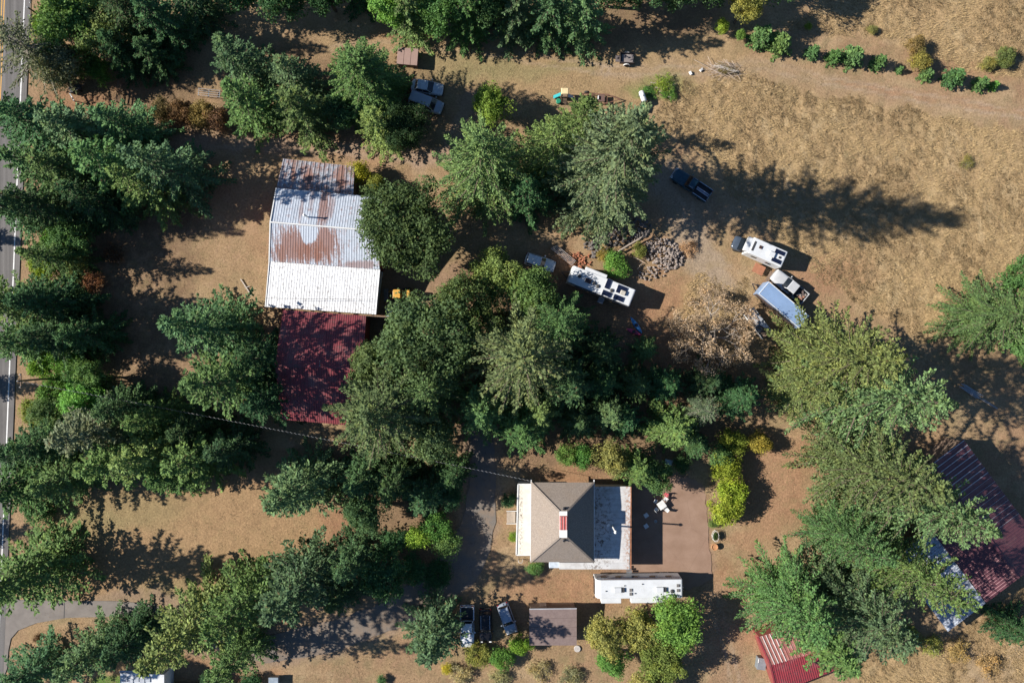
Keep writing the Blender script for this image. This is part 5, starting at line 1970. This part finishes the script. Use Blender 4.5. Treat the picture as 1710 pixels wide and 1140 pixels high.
# loaded utility trailer beside the dry oak
ut = thing("loaded_flat_trailer", "flat trailer heaped with grey scrap between the dry oak and the cargo trailer", "trailer", W(1262, 540).xy.to_3d(), img_angle(-32, -42), "campers and trailers")
MB().box((0, 0, .62), (4.2, 1.7, .12)).build("deck", WOOD, ut)
for s in (-1, 1):
    MB().box((0, s * .82, .82), (4.2, .06, .30)).build("rail", TRIM, ut)
    wheel(ut, -.3, s * .98, .33)
for k in range(22):
    MB().box((g.uniform(-1.9, 1.9), g.uniform(-.65, .65), .8 + g.random() * .35), (g.uniform(.3, 1.3), g.uniform(.1, .5), g.uniform(.06, .35)), g.uniform(-.7, .7), rx=g.uniform(-.3, .3)).build(
        "scrap", M("scrap_%d" % (k % 4), ((.35, .37, .40), (.14, .15, .17), (.5, .52, .55), (.22, .2, .2))[k % 4], .5, .3), ut)

# small dark trailer in the top meadow
ut = thing("box_trailer", "small dark trailer with a grey plank bed in the top meadow", "trailer", W(1044, 98, .6).xy.to_3d(), img_angle(30, 1), "campers and trailers")
MB().box((.25, 0, .45), (1.9, 1.35, .1)).build("chassis", BLACKP, ut)
for k in range(5):
    MB().box((.32, -.5 + .24 * k, .62), (1.65, .228, .05)).build("plank", M("grey_plank", (.24, .21, .20), .85, var=.2), ut)
for c_, d_ in (((.25, .66, .72), (1.95, .06, .5)), ((.25, -.66, .72), (1.95, .06, .5)), ((-.72, 0, .72), (.06, 1.26, .5))):
    MB().box(c_, d_).build("side_board", M("dark_board", (.06, .05, .05), .8), ut)
for s in (-1, 1):
    wheel(ut, .25, s * .82, .32, .2)
    m = MB()
    m.path([(.25 + .42 * math.cos(a * PI / 6), s * .82, .34 + .42 * math.sin(a * PI / 6)) for a in range(7)], .07, 5)
    m.build("fender", TRIM, ut)
MB().box((-1.05, 0, .5), (.55, .9, .08)).build("tongue_deck", M("rusty_dark", (.12, .10, .10), .8), ut)
MB().bar((-1.3, 0, .5), (-1.9, 0, .5), .08, .08).build("tongue", BLACKP, ut)

# rusty trailer frame
RUST = M("rusty_iron", (.20, .10, .07), .85, .2, .3, 4, bump=.2)
ut = thing("rusty_trailer_frame", "rusty bare trailer frame with a pointed hitch in the top meadow", "trailer", W(1002, 167).xy.to_3d(), img_angle(1, .03), "campers and trailers")
for s in (-1, 1):
    MB().bar((-2.6, s * .62, .5), (.95, s * .62, .5), .1, .12).build("side_beam", RUST, ut)
    MB().bar((.9, s * .62, .5), (2.7, 0, .5 + .003 * s), .1, .12).build("hitch_beam", RUST, ut)
    wheel(ut, -1.9, s * .85, .36, .24)
for x in (-2.4, -1.2, 0, .9):
    MB().bar((x, -.57, .5), (x, .57, .5), .1, .1).build("cross_beam", RUST, ut)
MB().box((.1, 0, .66), (.9, .95, .2)).build("bunk", M("brown_bunk", (.14, .085, .07), .9), ut)
MB().box((-.35, .0, .75), (.10, .5, .45)).build("upright_plate", TRIM, ut)

# rail trailer with long tubes near the white car
ut = thing("tube_rack", "long rack of pale steel tubes on the ground above the travel trailer", "pipe rack", W(942, 427).xy.to_3d(), img_angle(40, 33))
for k in range(5):
    MB().bar((-2.1 + .1 * k, -.42 + .2 * k, .48), (1.75, -.42 + .2 * k, .48), .07, .07).build("tube", M("pale_tube", (.52, .48, .45), .4, .5), ut)
for x in (-1.2, .3, 1.5):
    MB().bar((x, -.55, .40), (x, .55, .40), .09, .09).build("cross_bar", RUST, ut)
    for y in (-.5, .5):
        MB().bar((x, y, 0), (x, y, .36), .07, .07).build("leg", RUST, ut)
bp = thing("brick_heap", "loose heap of orange-red bricks above the travel trailer", "brick heap", W(966, 436))
bm_ = MB().box((0, 0, 0), (.34, .16, .11)).build("brick", M("orange_brick", (.38, .15, .08), .9, var=.25), bp, bevel=0)
bme = bm_.data
for k in range(46):
    q = bm_ if k == 0 else bpy.data.objects.new("brick", bme)
    if k:
        COL.objects.link(q)
        q.parent = bp
    q.location = (g.gauss(0, .85), g.gauss(0, .6), .05 + g.random() * .22)
    q.rotation_euler = (g.uniform(-.4, .4), g.uniform(-.4, .4), g.uniform(0, 3))

# yellow loader
YEL_P = M("machine_yellow", (.62, .34, .06), .45, .0, .12, 2, dirt=.25)
ld = thing("wheel_loader", "yellow loader standing in the shade at the barn corner", "loader", W(669, 491, 1.5).xy.to_3d(), img_angle(-1, .02))
MB().box((.0, 0, .9), (2.3, 1.0, .7)).build("chassis", YEL_P, ld, bevel=.06)
MB().box((-.75, 0, 1.55), (1.1, 1.0, .65)).build("engine_hood", YEL_P, ld, bevel=.08)
for x in (-.05, .95):
    for y in (-.55, .55):
        MB().bar((x, y, 1.2), (x, y, 2.3), .08, .08).build("canopy_post", YEL_P, ld)
MB().box((.42, 0, 2.36), (1.0, 1.15, .10)).build("canopy", YEL_P, ld, bevel=.04)
MB().box((.4, 0, 1.35), (.5, .5, .35)).build("seat", BLACKP, ld, bevel=.05)
for s in (-1, 1):
    wheel(ld, .85, s * .68, .42, .32)
    wheel(ld, -.75, s * .7, .55, .38)
    MB().path([(.2, s * .42, 1.4), (1.3, s * .42, 1.15), (1.95, s * .42, .45)], .07, 6).build("lift_arm", YEL_P, ld)
MB().loft([[(1.9, y, .15), (2.5, y, .12), (2.55, y, .2), (2.05, y, .25), (1.95, y, .7), (1.85, y, .7)] for y in (-.85, .85)]).build("bucket", M("worn_bucket", (.20, .19, .18), .5, .5), ld)

# play tower with canopy and slide
pt = thing("play_tower", "wooden play tower with a cream canopy and teal slide in the top meadow", "play tower", W(941, 167).xy.to_3d(), 0)
for x in (-.42, .42):
    for y in (-.05, .75):
        MB().bar((x, y, 0), (x, y, 2.3), .09, .09).build("post", WOOD, pt)
MB().box((0, .35, 1.2), (.75, .7, .08)).build("deck", WOOD, pt)
MB().loft([[(-.5, -.1, 2.3), (.5, -.1, 2.3), (.5, .8, 2.3), (-.5, .8, 2.3)], [(-.44, -.02, 2.48), (.44, -.02, 2.48), (.44, .72, 2.48), (-.44, .72, 2.48)]]).build("canopy", M("cream_canvas", (.72, .58, .33), .8), pt, bevel=.03)
m = MB()
for k in range(7):
    u = k / 6
    x, z = -.5 - 1.0 * u, 1.25 - 1.05 * u + .12 * u * u
    m.add([], [])
m.loft([[(-.48 - .95 * u, .55, 1.45 - 1.2 * u), (-.48 - .95 * u, .5, 1.2 - 1.1 * u), (-.48 - .95 * u, .12, 1.2 - 1.1 * u), (-.48 - .95 * u, .07, 1.45 - 1.2 * u)] for u in (0, .25, .5, .75, 1)])
m.build("slide", M("teal_plastic", (.03, .30, .33), .3), pt, bevel=.03)
MB().lathe([(.05, 0), (.34, .08), (.36, .55), (.30, .60)], 14, (-.72, -.32, 0)).build("green_bucket_seat", M("green_plastic", (.02, .22, .13), .4), pt)
for k in range(5):
    MB().bar((-.35, -.16 - .12 * k, .95 - .2 * k), (.35, -.16 - .12 * k, .95 - .2 * k), .07, .05).build("ladder_rung", WOOD, pt)
for x in (-.36, .36):
    MB().bar((x, -.08, 1.15), (x, -.72, .02), .06, .06).build("ladder_rail", WOOD, pt)
MB().loft([[(.5 + .85 * u, .5, 1.2 - 1.0 * u), (.5 + .85 * u, .45, 1.05 - .95 * u), (.5 + .85 * u, .05, 1.05 - .95 * u), (.5 + .85 * u, 0, 1.2 - 1.0 * u)] for u in (0, .3, .6, 1)]).build("short_slide", M("pale_blue_plastic", (.32, .42, .52), .3), pt, bevel=.02)

# white tank and ride-on mower
tk = thing("white_tank", "white horizontal tank on a stand in the top meadow", "tank", W(1073, 162, .8).xy.to_3d(), img_angle(8, 24))
MB().lathe([(.05, -.82), (.25, -.78), (.36, -.66), (.36, .66), (.25, .78), (.05, .82)], 20, (0, 0, .95), axis='X').build("drum", M("tank_white", (.66, .66, .66), .4, dirt=.15), tk, smooth=True)
for x in (-.5, .5):
    MB().box((x, 0, .32), (.12, .6, .62)).build("stand", STEEL, tk)
MB().lathe([(.1, 0), (.1, .12), (.03, .14)], 10, (0, 0, 1.29)).build("filler_cap", STEEL, tk)
mw = thing("ride_on_mower", "small green and yellow ride-on mower below the white tank", "mower", W(1074, 180).xy.to_3d(), img_angle(-6, 20))
GRN = M("mower_green", (.05, .20, .09), .4)
MB().box((.25, 0, .55), (.85, .5, .4)).build("hood", GRN, mw, bevel=.08)
MB().box((-.4, 0, .42), (.7, .75, .2)).build("rear_fender", GRN, mw, bevel=.06)
MB().lathe([(.1, 0), (.24, .02), (.26, .12), (.2, .16)], 14, (-.4, 0, .6)).build("seat", M("mower_yellow", (.70, .52, .06), .5), mw)
MB().box((-.05, 0, .25), (.7, 1.0, .14)).build("cutting_deck", GRN, mw, bevel=.04)
MB().path([(.05, 0, .6), (-.05, 0, .95)], .025, 6).build("steering_column", BLACKP, mw)
for s in (-1, 1):
    wheel(mw, .5, s * .36, .18, .14)
    wheel(mw, -.45, s * .42, .26, .2)

# kayaks


def kayak(label, px, py, dx, dy, L, mat):
    t = thing("kayak", label, "kayak", W(px, py).xy.to_3d(), img_angle(dx, dy), "kayaks on the ground")
    rings = []
    for i in range(11):
        u = i / 10
        w = .36 * math.sin(PI * u) ** .75 + .01
        x = (u - .5) * L
        zl = .30 + .10 * abs(2 * u - 1) ** 3
        rings.append([(x, w, zl - .08), (x, w * .75, .06 + .1 * abs(2 * u - 1) ** 3), (x, 0, .02 + .12 * abs(2 * u - 1) ** 3), (x, -w * .75, .06 + .1 * abs(2 * u - 1) ** 3), (x, -w, zl - .08), (x, 0, zl)])
    MB().loft(rings).build("hull", mat, t, smooth=True, sub=1)
    MB().lathe([(.20, .30), (.24, .35), (.24, .37), (.19, .36)], 16, (0, 0, -.02)).build("cockpit_rim", BLACKP, t)
    MB().box((-.12, 0, .31), (.25, .28, .05)).build("seat", BLACKP, t, bevel=.02)
    return t


kayak("blue kayak lying beside the pink one below the travel trailer", 1062, 543, 20, 28, 2.9, M("kayak_blue", (.06, .24, .50), .35))
kayak("pinkish red kayak lying beside the blue one below the travel trailer", 1058, 554, 26, 11, 2.4, M("kayak_red", (.50, .06, .13), .35))

# brown wooden table by the camper van
tb = thing("plywood_table", "reddish brown plywood table with a bench beside the camper van", "table", W(1266, 452).xy.to_3d(), img_angle(24, 12))
MB().box((-.2, .05, .72), (1.55, 1.3, .06)).build("table_top", M("red_plywood", (.33, .14, .075), .75, var=.2), tb, bevel=.01)
for x in (-.85, .45):
    for y in (-.5, .6):
        MB().box((x, y, .345), (.09, .09, .69)).build("leg", WOOD, tb)
bn = thing("plank_bench", "dark plank bench right of the reddish plywood table", "bench", W(1283, 462).xy.to_3d(), img_angle(14, -24))
for y in (-.14, .14):
    MB().box((0, y, .45), (1.5, .24, .05)).build("seat_plank", WOOD, bn)
for x in (-.6, .6):
    MB().box((x, 0, .21), (.08, .45, .42)).build("leg", WOOD, bn)

# ------------------------------------------------------------------ stone pile, logs, pipes, debris


def rock_mesh(seed):
    r = random.Random(seed)
    m = MB()
    rings = []
    for z, k in ((-.28, .55), (-.05, 1), (.2, .85), (.36, .4)):
        rings.append([(math.cos(a * PI / 3) * .5 * k * r.uniform(.75, 1.2), math.sin(a * PI / 3) * .5 * k * r.uniform(.75, 1.2), z * r.uniform(.8, 1.2)) for a in range(6)])
    m.loft(rings)
    return m


ROCKG, ROCK_SHADED = M("grey_rock", (.27, .225, .195), .95, var=.3, scale=3, bump=.4), M("shaded_rock", (.13, .115, .105), .95, var=.3, scale=3, bump=.4)  # second rock is a darker copy with the shade put into its colour
RM = {}
for i in range(5):
    for mt in (ROCKG, ROCK_SHADED):
        o = rock_mesh(i).build("rock", mt)
        RM[(i, mt.name)] = o.data
        bpy.data.objects.remove(o)


def pile(name, label, px, py, rx, ry, ang, n, mt, h, s0, s1):
    t = thing(name, label, "stone pile", W(px, py).xy.to_3d(), ang)
    for k in range(n):
        a, q = g.uniform(0, 2 * PI), math.sqrt(g.random())
        x, y = rx * q * math.cos(a), ry * q * math.sin(a)
        o = bpy.data.objects.new("rock", RM[(k % 5, mt.name)])
        COL.objects.link(o)
        o.parent = t
        s = g.uniform(s0, s1)
        o.location = (x, y, h * (1 - q * q) * g.uniform(.4, 1.0) + .10)
        o.rotation_euler = (g.uniform(-.6, .6), g.uniform(-.6, .6), g.uniform(0, 6))
        o.scale = (s * g.uniform(.8, 1.5), s, s * g.uniform(.7, 1.1))
    return t


pile("stone_pile", "grey sunlit stone pile at the edge of the parking place", 1108, 424, 2.9, 2.0, -.35, 270, ROCKG, .9, .16, .46)
pile("stone_pile", "dark shaded stone pile under the tallest fir", 1045, 388, 3.6, 1.7, .25, 200, ROCK_SHADED, .6, .2, .5)
pile("stone_pile", "small dark heap of stones left of the green bush", 998, 412, 1.9, 1.6, .0, 90, ROCK_SHADED, .45, .2, .5)
pile("stone_pile", "few loose grey stones below the sunlit stone pile", 1090, 456, 2.0, 1.0, .2, 50, ROCKG, .25, .14, .36)
lg = thing("grey_log", "long grey log lying across the stone pile", "log", W(1053, 408).xy.to_3d(), img_angle(46, -27))
MB().path([(-2.1, 0, .62), (-.6, .03, .70), (.9, 0, .80), (2.1, .03, .92)], [.13, .12, .11, .08], 8).build("log_stem", M("grey_log_wood", (.34, .28, .23), .9, var=.2), lg)
MB().path([(.3, 0, .76), (.7, .35, 1.0)], [.05, .02], 6).build("branch_stub", M("grey_log_wood", (.34, .28, .23)), lg)
for lab, x0, y0, x1, y1, r_ in (("bleached branch on the left slope of the sunlit stones", 1058, 430, 1076, 440, .07), ("short bleached branch below the sunlit stones", 1064, 450, 1072, 440, .06)):
    a_, b_ = W(x0, y0), W(x1, y1)
    o = MB().path([(a_.x, a_.y, .2), ((a_.x + b_.x) / 2, (a_.y + b_.y) / 2 + .1, .34), (b_.x, b_.y, .25)], [r_, r_ * .9, r_ * .5], 6).build("branch", M("bleached_wood", (.42, .34, .27), .9))
    tag(o, lab, "branch")

# irrigation pipes at the right
pp = thing("pipe_bundle", "bundle of pale pipes lying in the dappled shade above the purple barn", "pipes", W(1632, 661).xy.to_3d(), img_angle(62, 43))
for k in range(6):
    s_ = g.uniform(-.4, .4)
    a_ = -2.9 + (k % 3) * .3
    MB().path([(a_, -.35 + .14 * k + s_ * .2, .12), (a_ + 2.9, -.35 + .14 * k - s_ * .2, .14)], .05, 6).build("pipe", M("pale_pipe", (.42, .45, .50), .4, .4), pp)
for k in range(2):
    MB().path([(.7, -.1 + .2 * k, .12), (3.2, .05 + .12 * k, .12)], .045, 6).build("pipe", M("pale_pipe", (.42, .45, .50)), pp)
MB().bar((-.9, -.55, .05), (-.9, .6, .05), .1, .1).build("support", WOOD, pp)

# brush pile of cut branches in the field edge
bpile = thing("brush_pile", "heap of cut grey branches in the grass left of the conifer row", "brush pile", W(1210, 117).xy.to_3d(), -.25)
m = MB()
for k in range(70):
    x, y = g.gauss(0, 1.0), g.gauss(0, .45)
    a_ = g.gauss(0, .5)
    l_ = g.uniform(.5, 1.6)
    z_ = g.uniform(.05, .5)
    m.path([(x - l_ * math.cos(a_), y - l_ * math.sin(a_), z_), (x, y, z_ + .12), (x + l_ * math.cos(a_), y + l_ * math.sin(a_), z_ + g.uniform(-.1, .2))], [.035, .03, .008], 4)
m.build("branches", M("bleached_wood", (.42, .34, .27)), bpile)
for k in range(3):
    MB().path([(-1.7 + .4 * k, .1 * k, .5), (1.2 + .3 * k, -.2 + .1 * k, .62)], [.05, .03], 6).build("pole", M("pale_pole", (.5, .46, .42), .8), bpile)
q = bpy.data.objects.new("dry_leaves", LIB['brush'][0][0])
COL.objects.link(q)
q.parent = bpile
q.scale = (.95, .45, .4)
q.color = (.20, .17, .08, 1)
db = thing("debris_heap", "old boards and scrap timber half covered by green weeds in the meadow", "debris heap", W(1108, 149).xy.to_3d(), -.15)
for k in range(16):
    x, y = g.gauss(0, .8), g.gauss(0, .6)
    MB().box((x, y, .15 + g.random() * .4), (g.uniform(.6, 1.9), .14, .06), g.gauss(0, .6), ry=g.uniform(-.2, .2)).build(
        "board", M("scrap_board_%d" % (k % 2), ((.22, .12, .09), (.30, .24, .20))[k % 2], .9, var=.25), db)
for lab, px, py in (("white scrap piece in the grass between the debris heap and brush pile, lower", 1153, 123), ("white scrap piece in the grass next to the brush pile, upper", 1171, 117)):
    o = MB().loft([[(-.3, -.12, .05), (.28, -.2, .06), (.32, .15, .08), (-.2, .2, .1)], [(-.25, -.08, .22), (.2, -.14, .30), (.24, .1, .26), (-.15, .14, .2)]]).build("scrap_piece", TRIM, loc=W(px, py), rz=px * .1)
    tag(o, lab, "scrap")

# ------------------------------------------------------------------ poles, wires, gate
PWOOD = M("pole_wood", (.17, .115, .08), .9, var=.25, scale=6)


def pole(label, px, py, h):
    p = W(px, py, h)
    t = thing("utility_pole", label, "utility pole", (p.x, p.y, 0), 0, "utility poles beside the road")
    MB().path([(0, 0, -.2), (0, 0, h)], [.16, .11], 10).build("shaft", PWOOD, t)
    MB().box((0, .0, h - .5), (.12, 1.9, .12)).build("cross_arm", PWOOD, t)
    for y in (-.8, 0, .8):
        MB().lathe([(.05, 0), (.09, .06), (.06, .16), (.02, .2)], 10, (0, y, h - (.43 if y else 0))).build("insulator", TRIM, t)
    return t


pole("utility pole with white insulator beside the road at middle left", 30, 636, 9.0)
pole("brown utility pole top leaning out over the verge at top left", 47, 13, 9.0)
# twisted service cable to the house
ca, cb_ = W(30, 636, 8.9), W(888, 803, 5.6)
pts = []
for i in range(61):
    u = i / 60
    p = ca.lerp(cb_, u)
    p.z -= 2.0 * 4 * u * (1 - u) * .5
    pts.append(p)
sc_ = thing("service_cable", "twisted black and white service cable running to the house corner", "cable")
MB().path(pts, .018, 4).build("black_wire", BLACKP, sc_)
m = MB()
tw = []
for i in range(720):
    u = i / 719
    p = ca.lerp(cb_, u)
    p.z -= 4.0 * u * (1 - u)
    a_ = i * 1.05
    tw.append(p + Vector((.0, .05 * math.cos(a_), .05 * math.sin(a_))))
m.path(tw, .014, 3)
m.build("bare_wire", M("bare_aluminium", (.62, .62, .62), .4, .4), sc_)

gt = thing("wooden_gate", "old wooden rail gate among the trees at top left", "gate", W(205, 158).xy.to_3d(), 1.45)
for x in (-1.4, 0, 1.4):
    MB().box((x, 0, .7), (.12, .12, 1.5)).build("post", WOOD, gt)
for k in range(4):
    MB().box((0, .08, .25 + .33 * k), (2.9, .04, .13)).build("rail", WOOD, gt)
tp_ = tag(MB().bar(W(116, 155, .9), W(124, 169, .9), .12, .12).bar(W(116, 155, 0), W(116, 155, .95), .1, .1).bar(W(124, 169, 0), W(124, 169, .95), .1, .1).build("white_barrier", TRIM),
          "white barrier rail at the end of the track near the road", "barrier")
ml = thing("dark_utility_cart", "dark low cart in the shade beside the white barrier rail", "cart", W(130, 150).xy.to_3d(), .4)
MB().box((0, 0, .55), (1.6, .9, .35)).build("tub", M("cart_dark", (.04, .045, .05), .6), ml, bevel=.06)
MB().bar((.8, 0, .5), (1.5, 0, .7), .06, .06).build("handle", STEEL, ml)
for s in (-1, 1):
    wheel(ml, .4, s * .5, .25, .12)
    wheel(ml, -.4, s * .5, .25, .12)
fr = thing("metal_rack", "pale metal rack in the shade at the right end of the hedge", "rack", W(352, 158).xy.to_3d(), -.1)
for k in range(4):
    MB().bar((-1.5, -.45 + .3 * k, .7), (1.6, -.45 + .3 * k, .7), .05, .05).build("rail", STEEL, fr)
for x in (-1.4, 0, 1.5):
    MB().bar((x, -.5, .62), (x, .5, .62), .06, .06).build("cross_bar", STEEL, fr)
    MB().bar((x, .48, 0), (x, .48, .58), .06, .06).build("leg", STEEL, fr)
    MB().bar((x, -.48, 0), (x, -.48, .58), .06, .06).build("leg", STEEL, fr)

# ------------------------------------------------------------------ patio things beside the house
PLW = M("white_plastic", (.66, .66, .64), .45, dirt=.1)
tt = thing("patio_table", "square white patio table half in sun in the house yard", "table", W(1105, 843, .7).xy.to_3d(), .6, "patio furniture")
MB().box((0, 0, .72), (1.05, 1.05, .05)).build("table_top", PLW, tt, bevel=.02)
for x in (-.42, .42):
    for y in (-.42, .42):
        MB().bar((x, y, 0), (x, y, .69), .06, .06).build("leg", PLW, tt)


def chair(label, p, rz, mat=PLW, grp="patio furniture"):
    t = thing("patio_chair", label, "chair", p, rz, grp)
    MB().box((0, 0, .42), (.46, .46, .05)).build("seat", mat, t, bevel=.02)
    MB().box((-.25, 0, .66), (.05, .46, .45), ry=-.18).build("backrest", mat, t, bevel=.02)
    for x in (-.19, .19):
        for y in (-.19, .19):
            MB().bar((x, y, 0), (x, y, .39), .04, .04).build("leg", mat, t)
    for s in (-1, 1):
        MB().path([(-.2, s * .25, .6), (.2, s * .25, .6), (.22, s * .25, .1)], .02, 5).build("armrest", mat, t)
    return t


tc = Vector(tt.location)
for lab, a in (("white patio chair at the upper left of the square table", 2.6), ("white patio chair at the upper right of the square table", .9),
               ("white patio chair at the lower right of the square table", -.75), ("white patio chair at the lower left of the square table", -2.4)):
    chair(lab, tc + Vector((math.cos(a) * .95, math.sin(a) * .95, 0)), a + PI)
chair("pink patio chair in the sun at the top of the house yard", W(1111, 825), -2.0, M("pink_plastic", (.70, .12, .17), .5))
for lab, px, py in (("white square stool in the house shadow, upper of two", 1079, 860), ("white square stool in the house shadow, lower of two", 1079, 878)):
    t = thing("square_stool", lab, "stool", W(px, py, .4).xy.to_3d(), .6, "square stools")
    MB().box((0, 0, .42), (.60, .60, .06)).build("seat", PLW, t, bevel=.03)
    for x in (-.22, .22):
        for y in (-.22, .22):
            MB().bar((x, y, 0), (x, y, .39), .05, .05).build("leg", PLW, t)
t = thing("plant_pot", "round grey pot between the stools and the sunny yard", "pot", W(1094, 869))
MB().lathe([(.14, 0), (.20, .30), (.22, .30), (.22, .36), (.17, .36), (.15, .12), (.02, .12)], 16).build("pot_body", M("pot_grey", (.45, .45, .44), .6), t)
t = thing("garden_barrow", "pale wheelbarrow in the deep shade at the head of the yard", "wheelbarrow", W(1115, 770).xy.to_3d(), 2.9)
MB().loft([[(-.35, -.2, .35), (.35, -.2, .35), (.35, .2, .35), (-.35, .2, .35)], [(-.5, -.34, .65), (.55, -.34, .65), (.55, .34, .65), (-.5, .34, .65)]]).build("tray", M("barrow_teal", (.35, .42, .42), .5), t)
for s in (-1, 1):
    MB().bar((-1.0, s * .28, .55), (.55, s * .1, .2), .04, .04).build("handle", WOOD, t)
MB().lathe([(.06, -.04), (.17, -.05), (.18, 0), (.17, .05), (.06, .04)], 14, (.6, 0, .18), axis='Y').build("wheel", RUBBER, t)
t = thing("terracotta_pot", "round terracotta pot beside the wire plant ring", "pot", W(1191.5, 911).xy.to_3d())
MB().lathe([(.28, 0), (.42, .5), (.46, .5), (.46, .6), (.38, .6), (.36, .52), (.02, .52)], 20).build("pot_body", M("terracotta", (.48, .24, .11), .8, var=.2), t)
t = thing("wire_plant_ring", "white hoop round a leafy plant above the terracotta pot", "plant ring", W(1193, 893).xy.to_3d())
for z in (.25, .7):
    m = MB()
    m.path([(.42 * math.cos(a_ * PI / 10), .72 * math.sin(a_ * PI / 10), z) for a_ in range(21)], .025, 5)
    m.build("hoop", TRIM, t)
for a_ in (0, 1.57, 3.14, 4.71):
    MB().bar((.42 * math.cos(a_), .72 * math.sin(a_), 0), (.42 * math.cos(a_), .72 * math.sin(a_), .72), .03, .03).build("stake", TRIM, t)
q = bpy.data.objects.new("plant", LIB['shrub'][1][0])
COL.objects.link(q)
q.parent = t
q.scale = (.19, .30, .30)
q.color = (.06, .11, .03, 1)
t = thing("concrete_lid", "round pale concrete lid at the corner of the brown shed", "lid", W(964, 1082))
MB().lathe([(.46, 0), (.46, .14), (.42, .17), (.06, .17), (.05, .21), (.01, .21)], 22).build("lid_slab", M("pale_concrete", (.44, .41, .38), .9, var=.15), t)
t = thing("grey_crate", "grey metal crate beside the bright red shed roof", "crate", W(1272, 1108, .9).xy.to_3d(), img_angle(20, 3))
MB().box((0, 0, .45), (1.15, 1.55, .9)).build("crate_body", M("crate_grey", (.20, .23, .25), .5, .3, dirt=.2), t, bevel=.05)
MB().box((0, 0, .93), (1.2, 1.6, .06)).build("lid", M("crate_lid", (.27, .30, .32), .5, .3), t, bevel=.02)
MB().box((-.52, .4, .99), (.08, .5, .06)).build("hinge", TRIM, t)
t = thing("slatted_bench", "grey slatted garden bench between the house and the motorhome", "bench", W(1108, 957).xy.to_3d(), 0)
for k in range(5):
    MB().box((0, -.24 + .12 * k, .45), (1.3, .10, .04)).build("slat", STEEL, t)
for x in (-.5, .5):
    MB().box((x, 0, .21), (.08, .5, .42)).build("leg", STEEL, t)
t = thing("white_hoop", "white metal hoop standing at the lower left corner of the house", "hoop", W(869, 933).xy.to_3d())
MB().path([(-.32, 0, 0), (-.32, 0, .6), (-.2, -.25, .85), (.2, -.25, .85), (.32, 0, .6), (.32, 0, 0)], .03, 6).build("hoop_tube", TRIM, t)
# bits at the bottom left garden
t = thing("garden_fence", "low brown board fence along the bottom edge right of the white cabin", "fence", W(345, 1139).xy.to_3d())
for k in range(14):
    MB().box((-5.4 + .80 * k, .0, .45), (.76, .05, .9 + .05 * (k % 3))).build("board", WOOD, t)
for k in range(5):
    MB().box((-5.4 + 2.6 * k, .08, .5), (.1, .1, 1.1)).build("post", WOOD, t)
t = thing("blue_bin", "grey-blue bin on the bottom edge by the garden bed", "bin", W(457, 1138, .9).xy.to_3d())
MB().loft([[(-.5, -.5, 0), (.5, -.5, 0), (.5, .5, 0), (-.5, .5, 0)], [(-.62, -.62, .95), (.62, -.62, .95), (.62, .62, .95), (-.62, .62, .95)]]).build("bin_body", M("bin_grey_blue", (.20, .25, .30), .5), t, bevel=.04)
MB().box((0, 0, 1.0), (1.32, 1.32, .07)).build("lid", M("bin_lid", (.26, .31, .36), .5), t, bevel=.03)
o = MB().bar(W(402, 466, .1), W(420, 494, .1), .10, .10).bar(W(409, 480, .11), W(417, 478, .11), .08, .08).build("pale_pole", M("pale_pole", (.5, .46, .42)))
tag(o, "pale pole lying alone on the bare lawn left of the white lean-to", "pole")
